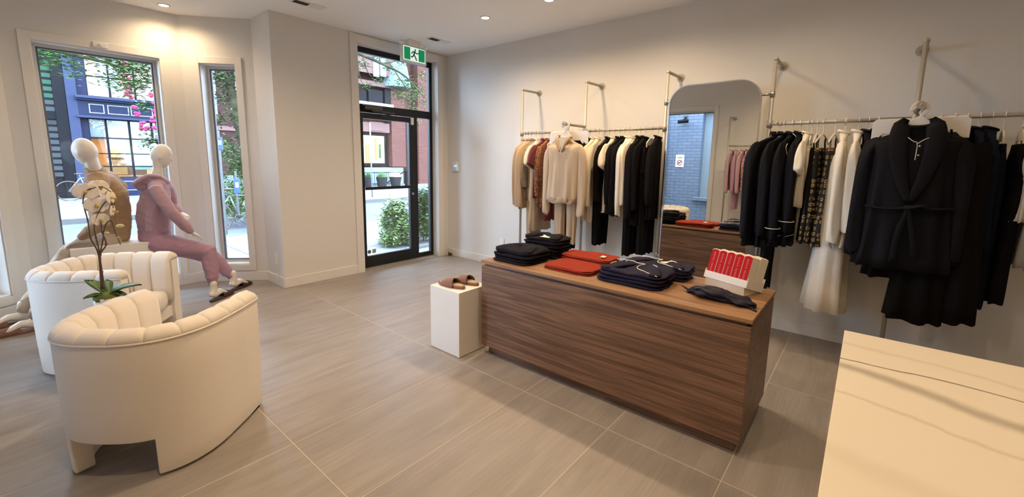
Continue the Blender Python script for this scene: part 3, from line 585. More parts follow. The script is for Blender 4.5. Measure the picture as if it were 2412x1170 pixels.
garment('top', 1.875, 'cream cotton', 'ivory long sleeved shirt with collar, right of the pair amid black tops', G2, L=.82, sl=.62, wd=.16, name='hanging_shirt', cat='shirt')
garment('pants', 1.84, 'black jersey', 'black trousers on the rail hanging under the wide black cardigan', G2, L=1.28, wd=.2)
garment('robe', 1.80, 'black jersey', 'wide black cardigan right of the ivory shirt', G2, L=.86, sl=.74, wd=.19, name='hanging_cardigan', cat='cardigan')
garment('top', 1.745, 'black jersey', 'black sweater between the wide cardigan and the clipped trousers', G2, L=.95, sl=.66, wd=.18)
garment('pants', 1.68, 'black jersey', 'flared black trousers on a clip hanger nearest the mirror', G2, L=1.25, wd=.21)
garment('top', 1.615, 'black jersey', 'black top behind the pipe upright left of the mirror', G2, L=.88, sl=.6, wd=.17)
# right of mirror
garment('robe', .620, 'black satin', 'black satin robe at the mirror end of the near rail', G3, L=1.00, sl=.80, rz=-.5, wd=.235, th=.034)
garment('robe', .572, 'black satin', 'second black satin robe from the mirror', G3, L=1.00, sl=.76, rz=-.49, wd=.23, th=.03)
garment('robe', .515, 'black satin', 'black pyjama shirt with white piping, third from the mirror', G3, L=.98, sl=.78, rz=-.3, wd=.22, th=.03, piping=True, name='hanging_shirt', cat='shirt')
garment('robe', .462, 'black satin', 'black pyjama shirt with white piping beside the white short sleeved shirt', G3, L=.97, sl=.72, wd=.19, th=.03, piping=True, name='hanging_shirt', cat='shirt')
garment('tee', .412, 'white terry', 'white short sleeved shirt between black robes and black camisole', G3, L=.66, wd=.17)
garment('pants', .385, 'white terry', 'thin white trousers hanging below the white short sleeved shirt', G3, L=.95, wd=.14)
garment('tank', .35, 'black jersey', 'plain black camisole left of the dotted camisoles', G3, L=.92, wd=.20)
garment('gown', .31, 'gold dots on black', 'black nightgown with gold dots nearer the mirror', G3, L=.94, wd=.20, rz=-.4)
garment('gown', .238, 'gold dots on black', 'black nightgown with gold dots against the white robe', G3, L=.95, wd=.19, rz=-.3)
garment('robe', .182, 'white terry', 'white terry robe beside the dotted nightgowns', G3, L=.92, sl=.76, wd=.19, th=.034)
garment('gown', .175, 'white terry', 'long white nightgown reaching lowest below the white robes', G3, L=1.45, wd=.20, th=.082)
garment('robe', .10, 'white terry', 'white terry robe against the black piped pyjamas', G3, L=.93, sl=.68, wd=.18, th=.032)
garment('robe', .045, 'black satin', 'black piped pyjama shirt right of the white robes', G3, L=.98, sl=.76, wd=.19, th=.03, piping=True, name='hanging_shirt', cat='shirt')
garment('robe', -.01, 'black satin', 'black piped pyjama shirt tucked behind the long black robe', G3, L=1.0, sl=.78, wd=.19, th=.03, piping=True, name='hanging_shirt', cat='shirt')
garment('pants', .60, 'black satin', 'black pyjama trousers hanging below the robes at the mirror end', G3, L=1.38, wd=.14)
for k, yy in enumerate((-.33, -.395, -.455, -.51, -.565)):
    garment('top', yy, 'navy jersey', ['navy top just right of the long black robe', 'second navy top right of the long black robe', 'third navy top right of the long black robe', 'fourth navy top right of the long black robe', 'navy top nearest the frame edge trousers'][k], G4, L=.92, sl=.70, wd=.19, th=.03)
garment('pants', -.62, 'navy jersey', 'wide navy trousers whose hems hang lowest right of the long robe', G4, L=1.25, wd=.22)
garment('pants', -.70, 'black jersey', 'black trousers on a clip hanger at the frame edge', G4, L=1.2, wd=.2)
garment('tee', -.735, 'white terry', 'white short sleeved shirt cut by the frame edge', G4, L=.66, wd=.17)
garment('top', -.79, 'beige trouser', 'cream long cardigan cut by the frame edge', G4, L=.95, wd=.19)
# ---- front facing sweater on its big hanger
def big_hanger(x, y, z, lab, w=.20, nm='display_hanger'):
    t = thing(nm, lab, 'hanger', (x, y, z))
    b = NB(); out = []
    R0, R1 = .048, .026
    A = [math.radians(a) for a in range(200, -71, -15)]
    poly = [(R0*math.cos(a), R0*math.sin(a)) for a in A]+[(.05, -.075), (.06, -.12), (-.06, -.12), (-.045, -.075), (0.0, -.045)]+[(R1*math.cos(a), R1*math.sin(a)) for a in A[::-1]]
    Mx = Matrix(((0, 0, 1, 0), (-1, 0, 0, 0), (0, 1, 0, 0), (0, 0, 0, 1)))
    prism(b, poly, -.008, .008, Mx); obj('hook', b, 'white plastic', t, bevel=.003, world=False)
    b = NB(); limb(b, spline([(0, -w*.8, -.215, .008, .010), (0, -w*.5, -.175, .010, .012), (0, 0, -.115, .016, .016), (0, w*.5, -.175, .010, .012), (0, w*.8, -.215, .008, .010)], 3), ref=(0, 0, 1), n=10); obj('shoulder_bar', b, 'white plastic', t, smooth=True, world=False)
    return t
def card_hanger(x, y, z, lab, w=.235, h=.085):
    t = thing('display_hanger', lab, 'hanger', (x, y, z))
    b = NB(); Mx = Matrix(((0, 0, 1, 0), (-1, 0, 0, 0), (0, 1, 0, 0), (0, 0, 0, 1)))
    prism(b, [(-w, -.09), (-w+.02, -.07), (w-.02, -.07), (w, -.09), (w, -.20), (w-.03, -.20), (w-.06, -.165), (-w+.06, -.165), (-w+.03, -.20), (-w, -.20)], -.004, .004, Mx); obj('clip_board', b, 'white plastic', t, bevel=.002, world=False)
    b = NB(); tube(b, [(0, 0, -.08), (0, 0, -.03), (0, -.018, -.008)]+[(0, -.0225*math.cos(a), .0225*math.sin(a)) for a in [k*PI/8 for k in range(0, 10)]], .0035, 6); obj('hook', b, 'steel', t, smooth=True, world=False)
    return t
fx, fy, fz = RX-.385, UY[1], 1.885
big_hanger(fx, fy, fz-.02, 'chunky white hanger holding the front facing tan sweater', .18)
card_hanger(fx+.06, fy, fz, 'flat white clip hanger board behind the front facing tan sweater')
GI[0] += 1
t = garment('top', fy, 'oat knit', 'front facing tan half zip sweater on a chunky white hanger', None, x=fx, z=fz-.045, L=.74, sl=.74, wd=.185, th=.07, rz=-PI/2+.0, noh=True, seed=5, name='display_sweater')
# (rz=-90deg: local x -> -y; local -y -> -x faces the camera)
b = NB(); zz = -.10
for s in (-1, 1):
    limb(b, spline([(s*.06, .025, -.09, .018, .008), (s*.074, -.03, -.08, .022, .009), (s*.060, -.066, -.125, .020, .009), (s*.010, -.080, -.235, .010, .008)], 4), ref=(0, 1, 0), n=10)
obj('open_collar', b, 'tan knit', t, smooth=True, world=False)
b = NB(); prism(b, [(-.058, -.095), (.058, -.095), (.0, -.225)], .062, .066, Matrix.Rotation(PI/2, 4, 'X')); obj('neck_lining', b, 'cream cotton', t, world=False)
b = NB(); box(b, (-.003, -.078, -.245), (.003, -.070, -.21)); obj('zip_pull', b, 'steel', t, world=False)
hang_body('ribbed_hem', [(-.70, .178, .085, 0), (-.72, .172, .088, 0), (-.765, .168, .086, 0)], 'tan knit', t, 6, .013, 5)
garment('pants', fy, 'tan knit', 'tan knit trousers hanging below the front facing sweater', None, x=fx+.06, z=fz-.045, L=1.20, wd=.19, rz=-PI/2, noh=True, name='display_trousers')
# ---- front facing robe
fy = UY[4]
big_hanger(fx-.0, fy+.0, fz-.02, 'chunky white hanger holding the long black robe', .21)
card_hanger(fx+.07, fy-.01, fz, 'flat white clip hanger board behind the long black robe', .23)
t = garment('robe', fy, 'black satin', 'front facing long black robe with shawl collar and tied belt', None, x=fx, z=fz-.04, L=1.00, sl=.78, wd=.205, th=.07, rz=-PI/2+.05, noh=True, name='display_robe')
b = NB()
for s in (-1, 1):
    limb(b, spline([(s*.05, .03, -.095, .03, .01), (s*.075, -.03, -.08, .045, .012), (s*.085, -.075, -.22, .05, .01), (s*.05, -.092, -.42, .035, .01), (s*.005, -.10, -.56, .02, .01)], 4), ref=(0, 1, 0), n=12)
obj('shawl_collar', b, 'black satin', t, smooth=True, world=False)
b = NB(); limb(b, spline([(-.20, -.07, -.60, .03, .008), (-.1, -.108, -.61, .026, .008), (0, -.115, -.60, .02, .012), (.1, -.108, -.60, .026, .008), (.2, -.07, -.59, .03, .008)], 4), ref=(0, 0, 1), n=10)
blob(b, (0, -.12, -.60), (.03, .02, .022)); limb(b, spline([(0, -.125, -.60, .012, .02), (.06, -.135, -.58, .01, .022), (.09, -.13, -.60, .01, .02)], 3), ref=(0, 1, 0)); limb(b, spline([(0, -.125, -.60, .014, .008), (-.03, -.135, -.75, .018, .006), (-.04, -.13, -.95, .02, .006)], 4), ref=(0, 1, 0), n=8)
limb(b, spline([(0, -.125, -.60, .014, .008), (.04, -.135, -.78, .018, .006), (.06, -.13, -.90, .02, .006)], 4), ref=(0, 1, 0), n=8)
obj('belt', b, 'black satin', t, smooth=True, world=False)
b = NB(); tube(b, spline([(-.045, -.085, -.16), (-.02, -.092, -.185), (.0, -.094, -.20), (.0, -.094, -.30)], 4), .002, 6); tube(b, spline([(.0, -.094, -.2), (.03, -.094, -.175), (.05, -.088, -.165)], 4), .002, 6); obj('pyjama_piping', b, 'piping', t, smooth=True, world=False)
for z in (-.215, -.27): b = NB(); blob(b, (.012, -.096, z), (.006, .003, .006), 8); obj('button', b, 'steel', t, smooth=True, world=False)
for k, (dy, L_, xx, lb) in enumerate(((.04, 1.22, fx+.10, 'long black nightgown hanging under the left side of the black robe'), (-.11, 1.36, fx+.06, 'flared long black trousers hanging below the black robe'), (-.26, 1.33, fx+.10, 'long black gown hanging below the right side of the black robe'))):
    garment('gown', fy+dy, 'black jersey', lb, None, x=xx, z=fz-.03, L=L_-(.12 if k == 0 else 0), wd=.13, rz=-PI/2, noh=True, th=.05, cat='gown', name='hanging_gown')
# ---- garments on the left wall, seen in the mirror
lx = XL+.33
t = thing('rail_upright', 'pipe upright on the opposite wall seen in the mirror', 'rack', (lx, 2.05, 0), group='pipe uprights of the clothes rails')
b = NB(); tube(b, [(lx, 2.05, 0), (lx, 2.05, 2.35)], .0145, 12); obj('pole', b, 'galvanised', t, smooth=True)
b = NB(); tube(b, [(lx, 2.05, 2.355), (XL, 2.05, 2.355)], .0145, 12); obj('wall_arm', b, 'galvanised', t, smooth=True)
b = NB(); tube(b, [(XL, 2.05, 2.355), (XL+.02, 2.05, 2.355)], .034, 12); obj('wall_flange', b, 'galvanised', t)
b = NB(); tube(b, [(lx, .95, RZ), (lx, 2.04, RZ)], .0145, 12); tag(obj('hanging_rail', b, 'galvanised', smooth=True), 'horizontal hanging rail reflected in the tall mirror', 'rail', 'horizontal clothes rails')
GM = 'clothes reflected in the mirror'
for k, (kd, yy, m, L_, s_, lb) in enumerate((('top', 1.98, 'lavender knit', .80, .7, 'lavender knit sweater, outermost in the mirror reflection'), ('top', 1.90, 'lavender dark', .80, .7, 'mauve knit sweater, second in the mirror reflection'), ('pants', 1.86, 'lavender dark', 1.15, 0, 'mauve trousers with legs hanging lowest in the mirror reflection'), ('top', 1.80, 'lavender knit', .82, .7, 'lavender knit sweater beside the paisley shirt in the reflection'), ('robe', 1.72, 'burgundy paisley', .80, .6, 'burgundy and white paisley shirt seen in the mirror'), ('tank', 1.65, 'burgundy', .80, 0, 'plain burgundy camisole seen in the mirror'), ('top', 1.58, 'ditsy cream', .78, .5, 'cream printed shirt seen in the mirror'), ('top', 1.50, 'camel knit', .80, .6, 'camel knit cardigan seen in the mirror'), ('top', 1.44, 'camel knit', .80, .6, 'second camel knit cardigan seen in the mirror'), ('pants', 1.36, 'cream cotton', 1.2, 0, 'long cream trousers seen in the mirror'))):
    garment(kd, yy, m, lb, GM, x=lx, L=L_, sl=s_, wd=.18)

# ================================================================== BARREL CHAIRS
def barrel_chair(loc, rz, label):
    t = thing('barrel_chair', label, 'armchair', loc, rz, group='cream barrel armchairs')
    a, bk, fr, H = .355, .385, .305, .668
    pts = []
    N_ = 60
    def outline(s):   # s in 0..1 -> position on U path, outward normal
        pts_ = OUT; f = s*(len(pts_)-1); i = min(int(f), len(pts_)-2); q = f-i
        return pts_[i].lerp(pts_[i+1], q)
    raw = [V((-a+.012, fr)), V((-a, fr*.5))]
    for k in range(0, 41):
        th_ = PI+PI*k/40; c, s = math.cos(th_), math.sin(th_); e = 2/2.5
        raw.append(V((a*math.copysign(abs(c)**e, c), bk*math.copysign(abs(s)**e, s)+.02)))
    raw += [V((a, fr*.5)), V((a-.012, fr))]
    # resample
    d = [0]
    for p, q in zip(raw, raw[1:]): d.append(d[-1]+(q-p).length)
    T = d[-1]; n = 96; OUT = []
    for k in range(n+1):
        g = T*k/n; i = max(j for j in range(len(d)) if d[j] <= g+1e-9); i = min(i, len(raw)-2); OUT.append(raw[i].lerp(raw[i+1], (g-d[i])/(d[i+1]-d[i]+1e-12)))
    NR = []
    for k in range(n+1):
        tg = (OUT[min(k+1, n)]-OUT[max(k-1, 0)]).normalized(); NR.append(V((tg.y, -tg.x)))   # outward
    cen = V((0, 0))
    if (OUT[n//2]+NR[n//2]).length < OUT[n//2].length: NR = [-q for q in NR]
    TH = .085; zs = [.012, .10, .195, .35, .50, H]
    # notch columns at back
    def innotch(k): m_ = (OUT[k]+OUT[k+1])/2; return m_.y < -.18 and abs(m_.x) < .205
    b = NB(); grid = {}
    def gv(k, z, o):
        key = (k, z, o)
        if key not in grid:
            tz = zs[z]/H; off = -.012*(1-tz)**2 if o == 0 else -TH
            p = OUT[k]+NR[k]*off; grid[key] = b.verts.new((p.x, p.y, zs[z]))
        return grid[key]
    nz_ = len(zs)-1
    solid = lambda k, z: 0 <= k < n and 0 <= z < nz_ and not (innotch(k) and z < 2)
    for k in range(n):
        for z in range(nz_):
            if not solid(k, z): continue
            b.faces.new((gv(k, z, 0), gv(k+1, z, 0), gv(k+1, z+1, 0), gv(k, z+1, 0))); b.faces.new((gv(k, z, 1), gv(k, z+1, 1), gv(k+1, z+1, 1), gv(k+1, z, 1)))
            if not solid(k, z-1): b.faces.new((gv(k, z, 0), gv(k, z, 1), gv(k+1, z, 1), gv(k+1, z, 0)))
            if not solid(k, z+1): b.faces.new((gv(k, z+1, 0), gv(k+1, z+1, 0), gv(k+1, z+1, 1), gv(k, z+1, 1)))
            if not solid(k-1, z): b.faces.new((gv(k, z, 0), gv(k, z+1, 0), gv(k, z+1, 1), gv(k, z, 1)))
            if not solid(k+1, z): b.faces.new((gv(k+1, z, 0), gv(k+1, z, 1), gv(k+1, z+1, 1), gv(k+1, z+1, 0)))
    sh = obj('outer_shell', b, 'boucle', t, smooth=True, world=False, bevel=.008, bseg=3, ang=50)
    # channels
    NC = 13
    for c in range(NC):
        k0, k1 = n*c/NC, n*(c+1)/NC; b = NB(); rings = []; S = 9
        for q in range(S+1):
            f = q/S; kk = k0+(k1-k0)*f; i = min(int(kk), n-1); fr_ = kk-i
            p = OUT[i].lerp(OUT[i+1], fr_); nn = NR[i].lerp(NR[i+1], fr_).normalized(); puff = (max(0, 1-(2*f-1)**4))**.5
            e = .010+.020*puff; r = []
            prof = [(-.004, H-.004), (.002+0*e, H+.012+.2*e), (-.015, H+.030+e*.5), (-.050, H+.040+e*.75), (-.085, H+.030+e*.7), (-.105-e*.6, H+.0), (-.108-e, H-.10), (-.108-e, .44), (-.108-e*.5, .34), (-TH+.004, .34), (-TH+.004, H-.01)]
            for o_, z_ in prof: pp = p+nn*o_; r.append(V((pp.x, pp.y, z_)))
            rings.append(r)
        loft(b, rings, True); obj('back_channel', b, 'boucle', t, smooth=True, world=False)
    b = NB(); tube(b, [(*(OUT[k]+NR[k]*.001), H+.002) for k in range(n+1)], .005, 8); obj('piping', b, 'boucle', t, smooth=True, world=False)
    # seat cushion
    b = NB(); poly = [OUT[k]-NR[k]*.115 for k in range(8, n-7, 4)]
    poly = [(p.x, min(p.y, .24)) for p in poly]; ring = []
    base = [V((p[0], p[1])) for p in poly]+[V((.225, .27)), V((.12, .295)), V((0, .30)), V((-.12, .295)), V((-.225, .27))]
    c0 = V((0, 0)); rr = []
    for z_, sc in ((.285, .96), (.29, .99), (.33, 1.0), (.385, 1.0), (.41, .97), (.425, .88), (.43, .6), (.432, .2)): rr.append([V((p.x*sc, p.y*sc, z_)) for p in base])
    loft(b, rr); obj('seat_cushion', b, 'boucle', t, smooth=True, world=False)
    b = NB(); box(b, (-a+TH-.02, -.24, .195), (a-TH+.02, .275, .287)); obj('seat_rail', b, 'boucle', t, bevel=.008, world=False)
    for s in (-1, 1):
        b = NB(); box(b, (s*.30-.03, .02, 0), (s*.30+.03, .27, .014)); obj('foot', b, 'black paint', t, world=False)
    return t
def facing(ang): return math.radians(ang)-PI/2
barrel_chair((.435, 2.765, 0), facing(41), 'cream channel back barrel armchair nearest the viewer, seen from behind')
barrel_chair((.40, 4.25, 0), facing(-38), 'cream channel back barrel armchair next to the seated mannequins')
# ---- little side table with orchid
t = thing('side_table', 'small round white pedestal table between the two cream armchairs', 'table', (.36, 3.60, 0))
b = NB(); lathe(b, [(.001, .495), (.125, .495), (.13, .50), (.13, .513), (.125, .518), (.001, .518)], 36, (.36, 3.60, 0)); obj('tabletop', b, 'white laminate', t)
b = NB(); lathe(b, [(.001, 0), (.11, 0), (.11, .012), (.03, .03), (.022, .06), (.022, .495), (.001, .495)], 28, (.36, 3.60, 0)); obj('pedestal', b, 'white laminate', t, smooth=True)
ox, oy = .335, 3.60
t = thing('potted_orchid', 'white orchid with arching stems in a low white pot on the side table', 'plant', (ox, oy, .518))
b = NB(); lathe(b, [(.001, 0), (.045, 0), (.060, .03), (.068, .095), (.064, .10), (.058, .095), (.001, .09)], 28, (ox, oy, .518)); obj('pot', b, 'white plastic', t, smooth=True)
b = NB(); vs_ = blob(b, (ox, oy, .617), (.066, .066, .026), 28)
for v_ in vs_: v_.co += V((1, 1, 1))*(.010*noise.noise(v_.co*60))
obj('moss', b, 'moss', t, smooth=True)
def leafm(p0, d, L_, w_, droop, lift=.3):
    b = NB(); rings = []; d = V((d[0], d[1], 0)).normalized(); s = V((-d.y, d.x, 0)); K = 10
    for k in range(K+1):
        f = k/K; c = V(p0)+d*(L_*f)+V((0, 0, L_*(lift*f-droop*f*f))); wd_ = w_*math.sin(PI*min(.98, f*.9+.08))**.7*(1-f**5)
        rings.append([c-s*wd_+V((0, 0, .012*wd_/w_)), c+V((0, 0, -.006)), c+s*wd_+V((0, 0, .012*wd_/w_)), c+V((0, 0, -.009))])
    loft(b, rings); return obj('leaf', b, 'leaf', t, smooth=True)
def P(u, v, y=oy): return at(u, v, y)
for dd, L_, w_, dr, li in (((1, -.25), .17, .040, .30, .55), ((.75, .5), .16, .036, .15, .35), ((.9, -.6), .12, .030, .45, .25), ((-.5, .75), .15, .038, .35, .95), ((-1, -.2), .11, .024, .15, .25), ((.15, .95), .14, .034, .3, .8)): leafm((ox, oy, .628), dd, L_, w_, dr, li)
def stem(pl, r=.004):
    b = NB(); pp = spline([tuple(p) for p in pl], 6); limb(b, [(*p, r*(1.1-.5*i/len(pp))) for i, p in enumerate(pp)], ref=(.3, .2, .9), n=7)
    for p in pl[1:-1]: blob(b, p, (r*1.6, r*1.6, r*1.3), 8)
    obj('stem', b, 'stem', t, smooth=True)
stem([P(238, 680), P(232, 600), P(213, 560), P(207, 520), P(196, 478), P(200, 455), P(212, 445), P(240, 440), P(262, 452)])
stem([P(240, 680), P(235, 600), P(226, 560), P(222, 530), P(232, 500), P(255, 470), P(268, 490)])
stem([P(244, 680), P(236, 610), P(242, 565), P(248, 530), P(262, 520), P(270, 545), P(284, 575)])
stem([P(246, 682), P(240, 640), P(236, 600), P(250, 575), P(240, 545), P(238, 520)], .005)
def petal(parent, M_, ln, wd_, m='petal', cup=.15):
    b = NB(); K, J = 8, 6; g = []
    for k in range(K+1):
        f = k/K; w2 = wd_*math.sin(PI*(.06+.90*f))**.65; row = []
        for j in range(J+1):
            q = -1+2*j/J; row.append(b.verts.new(M_ @ V((q*w2, .004-cup*(f*f)*ln*.3+cup*.25*q*q*w2, f*ln))))
        g.append(row)
    for k in range(K):
        for j in range(J): b.faces.new((g[k][j], g[k][j+1], g[k+1][j+1], g[k+1][j]))
    o = obj('petal', b, m, parent, smooth=True); so = o.modifiers.new('s', 'SOLIDIFY'); so.thickness = .0012; return o
def flower(c, yaw, sc=1.0, tilt=.15):
    b = NB(); Mf = Matrix.Translation(c) @ Matrix.Rotation(yaw, 4, 'Z') @ Matrix.Rotation(tilt, 4, 'X')
    blob(b, (0, -.006, 0), (.007*sc, .010*sc, .008*sc), 10, Mf); f = obj('flower', b, 'petal throat', t, smooth=True); 
    for ang, ln, wd_ in ((math.radians(72), .046, .033), (math.radians(-72), .046, .033), (0, .040, .017), (math.radians(140), .038, .016), (math.radians(-140), .038, .016)):
        petal(f, Mf @ Matrix.Rotation(ang, 4, 'Y'), ln*sc, wd_*sc)
    b = NB(); limb(b, [(0, -.004, 0, .006), (0, -.02*sc, -.008, .008), (0, -.028*sc, .002, .004)], n=8); 
    for v_ in b.verts: v_.co = Mf @ v_.co
    obj('lip', b, 'petal throat', f, smooth=True)
# local -Y faces the viewer (camera lies toward -y)
flower(P(202, 452), -.15, 1.35, -.15); flower(P(232, 442, oy+.03), .35, 1.2, -.1); flower(P(227, 484), .1, 1.3, .0); flower(P(236, 518), .25, 1.0, .05)
flower(P(262, 466), .95, 1.0, .0); flower(P(266, 497), 1.15, .9, .1); flower(P(250, 455, oy+.05), .7, 1.0, -.2)
for u, v, r in ((283, 532, .016), (251, 549, .012), (278, 559, .006), (284, 576, .005)):
    b = NB(); blob(b, P(u, v), (r*1.25, r, r*.8), 12); obj('bud', b, 'bud', t, smooth=True)

# ================================================================== MANNEQUINS
def headmesh(b, c, f, up=(0, 0, 1), w=.070, dpt=.086, h=.122, ears=True):
    f = V(f).normalized(); up = V(up).normalized(); l = up.cross(f).normalized(); up = f.cross(l).normalized(); c = V(c)
    res = bmesh.ops.create_uvsphere(b, u_segments=48, v_segments=36, radius=1)['verts']
    for v in res:
        x, y, z = v.co   # x forward, y left, z up
        k = 1
        if z < 0: k = 1-.30*z*z-.06*abs(z)
        X_, Y_, Z_ = x*dpt*(1 if x > 0 else 1.05), y*w*k, z*h
        if z < 0: X_ = X_*(1-.22*z*z)+.016*z*z if x > 0 else X_*(1-.42*z*z)
        if x > 0:
            g = lambda yy, zz, sy, sz: math.exp(-((Y_-yy)/sy)**2-((Z_-zz)/sz)**2)
            X_ += .017*g(0, -.022, .010, .016)+.008*g(0, 0.002, .007, .02)+.005*g(0, -.058, .018, .006)+.005*g(0, -.070, .016, .006)+.006*g(0, -.10, .02, .014)
            X_ -= .008*g(.028, .006, .015, .012)+.008*g(-.028, .006, .015, .012)-.004*g(.027, .030, .02, .008)-.004*g(-.027, .03, .02, .008)
            X_ += .003*g(.028, .006, .009, .006)+.003*g(-.028, .006, .009, .006)
        v.co = c+f*X_+l*Y_+up*Z_
    if ears:
        for s in (-1, 1):
            Me = Matrix((f, l, up)).transposed().to_4x4(); Me.translation = c+l*(s*(w-.001))-f*.008-up*.012
            blob(b, (0, 0, 0), (.016, .009, .028), 14, Me)
def hand(b, wpt, d, nrm, side, curl=.35, sc=1.0):
    """side: +1 thumb towards s = d x n"""
    w0 = V(wpt); d = V(d).normalized(); nrm = (V(nrm)-d*V(nrm).dot(d)).normalized(); s = d.cross(nrm).normalized()
    limb(b, [(*(w0-d*.02), .024*sc, .02*sc), (*(w0+d*.015*sc), .027*sc, .017*sc), (*(w0+d*.05*sc), .038*sc, .015*sc), (*(w0+d*.088*sc), .037*sc, .012*sc)], ref=nrm, n=14, round_ends=True)
    for i, (L_, o) in enumerate(((.068, .030), (.076, .011), (.071, -.009), (.055, -.028))):
        p = w0+d*(.075*sc)+s*(o*side*sc); dd = d+s*(side*(.12-.08*i)); dd.normalize(); pts = [p]; cc = curl*(1+.12*i)
        for f, q in ((.42, .4), (.32, 1.1), (.26, 1.9)):
            dr = dd*math.cos(cc*q)-nrm*math.sin(cc*q); p = p+dr*(L_*f*sc*1.1+.006); pts.append(p)
        limb(b, [(*pp, r*sc) for pp, r in zip(pts, (.0095, .0088, .0078, .0066))], ref=nrm, n=10, round_ends=True)
    p = w0+d*(.018*sc)+s*(side*.024*sc); pts = [p]
    for dr, L_ in ((d*.75+s*side*.62-nrm*.25, .04), (d*.9+s*side*.3-nrm*.4, .032), (d*.95+s*side*.1-nrm*.5, .026)):
        p = p+dr.normalized()*L_*sc; pts.append(p)
    limb(b, [(*pp, r*sc) for pp, r in zip(pts, (.0125, .0105, .009, .0075))], ref=nrm, n=10, round_ends=True)
def foot(b, ank, toe, sc=1.0, heel_lift=0.0):
    a = V(ank); tt = V(toe); d = (tt-a); d.z = 0; d.normalize(); L_ = (tt-a).length
    hl = a-d*.035; hl.z = .035+heel_lift
    limb(b, [(a.x, a.y, a.z+.06, .034, .034), (a.x, a.y, a.z, .032, .034), (*(a+V((0, 0, -.03))-d*.005), .032, .04)], ref=d, n=14, round_ends=True)
    m1 = a.lerp(tt, .45); m2 = a.lerp(tt, .8)
    limb(b, [(*hl, .030*sc, .030), (*(a-V((0, 0, a.z*.45))+d*.01), .034, .042), (*m1, .037, .030), (*m2, .042, .020), (*tt, .032, .014)], ref=(0, 0, 1), n=16, round_ends=True)
def slipper_on(parent, toe, heel, m='dark slipper', fl=True):
    tt = V(toe); h = V(heel); d = (tt-h); L_ = d.length; d.normalize(); s = V((0, 0, 1)).cross(d).normalized(); u = d.cross(s)
    Mx = Matrix((s, d, u)).transposed().to_4x4(); Mx.translation = h
    ol = []
    for k in range(28):
        a = 2*PI*k/28; y = L_*(.5+.5*math.cos(a)*-1); wv = (.036+.012*(y/L_))*abs(math.sin(a))**.7; ol.append((wv*(1 if math.sin(a) > 0 else -1), y))
    b = NB(); prism(b, ol, -.012, .006, Mx); so = obj('slipper', b, m, parent, bevel=.003)
    b = NB(); K, J = 8, 12; g = []
    for k in range(K+1):
        y = L_*(.45+.55*k/K); wv = (.036+.012*y/L_)*max(.001, 1-((y/L_-.5)/.5)**2 if y > L_*.5 else 1)**.42+.003; hh = .055*(1-((k/K)**2.2))+.008
        g.append([b.verts.new(Mx @ V((wv*math.cos(PI*j/J), y, .0+hh*math.sin(PI*j/J)))) for j in range(J+1)])
    for k in range(K):
        for j in range(J): b.faces.new((g[k][j], g[k][j+1], g[k+1][j+1], g[k+1][j]))
    o = obj('upper', b, m, so, smooth=True); z_ = o.modifiers.new('s', 'SOLIDIFY'); z_.thickness = .004
    return so
t = thing('display_box', 'white display box the two mannequins sit on', 'plinth', (.6, 5.6, 0)); b = NB(); box(b, (.30, 5.30, .01), (.958, 5.82, .668)); obj('body', b, 'white laminate', t, bevel=.002); b = NB(); box(b, (.31, 5.31, 0), (.948, 5.81, .01)); obj('base', b, 'black paint', t)
# female mannequin
FM = thing('mannequin', 'white mannequin in a lilac hooded sweater and joggers sitting facing the narrow window', 'mannequin', (.95, 5.42, 0))
A = at
pel = A(366, 552, 5.44); chest = A(366, 470, 5.42); nb = A(370, 425, 5.42)
hc = A(378, 367, 5.42)+V((.008, 0, 0))
b = NB(); headmesh(b, hc, (.95, -.22, -.22), (.2, 0, 1), .072, .085, .118)
limb(b, [(*(hc+V((-.035, 0, -.05))), .048, .045), (*(hc+V((-.038, 0, -.115))), .038, .040), (*nb, .05, .055), (*(nb+V((0, 0, -.05))), .09, .06)], ref=(1, 0, 0), n=18)
limb(b, [(*nb, .07, .05), (*chest, .15, .09), (*A(364, 510, 5.43), .11, .08), (*pel, .14, .10)], ref=(1, 0, 0), n=18)
sh_n, el_n, wr_n = A(366, 446, 5.25), A(404, 500, 5.16), A(450, 546, 5.20)
sh_f, el_f, wr_f = A(392, 440, 5.58), A(425, 492, 5.66), A(424, 503, 5.50)
wr_f = A(423, 500, 5.48); el_f = A(408, 486, 5.62)
limb(b, [(*sh_n, .045), (*el_n, .035), (*wr_n, .024)], n=12); limb(b, [(*sh_f, .045), (*el_f, .035), (*wr_f, .024)], n=12)
hand(b, wr_n, A(470, 556, 5.24)-wr_n, (.1, -.35, .9), -1, .22, .95)
hand(b, wr_f, A(445, 512, 5.40)-wr_f, (.5, -.6, .6), 1, .75, .95)
hipn, knn, ann = A(375, 573, 5.34), A(492, 592, 5.22), V((1.285, 5.13, .13))
hipf, knf, anf = A(375, 568, 5.52), A(497, 603, 5.50), V((1.55, 5.39, .135))
for h_, k_, a_ in ((hipn, knn, ann), (hipf, knf, anf)): limb(b, [(*h_, .085), (*h_.lerp(k_, .5), .07), (*k_, .052), (*k_.lerp(a_, .35), .05), (*a_, .03)], n=14, round_ends=True)
foot(b, ann, V((1.43, 5.245, .025)), 1, .045); foot(b, anf, V((1.71, 5.50, .025)), 1, .045)
organic('body', b, 'mannequin', FM, .0055, 3)
slipper_on(FM, (1.50, 5.29, .014), (1.235, 5.09, .016)); slipper_on(FM, (1.775, 5.55, .014), (1.495, 5.345, .016))
b = NB()
limb(b, [(*(nb+V((0, 0, .012))), .062, .068), (*(nb+V((0, 0, -.03))), .12, .085), (*A(368, 452, 5.42), .175, .105), (*A(364, 485, 5.42), .165, .125), (*A(362, 515, 5.43), .155, .13), (*A(364, 536, 5.44), .15, .125), (*A(366, 545, 5.44), .145, .12)], ref=(1, 0, 0), n=28, fold=lambda i, a: (.07*math.sin(5*a+i)*min(1, i/4)+.04*math.sin(8*a-i*1.3)*min(1, i/4)))
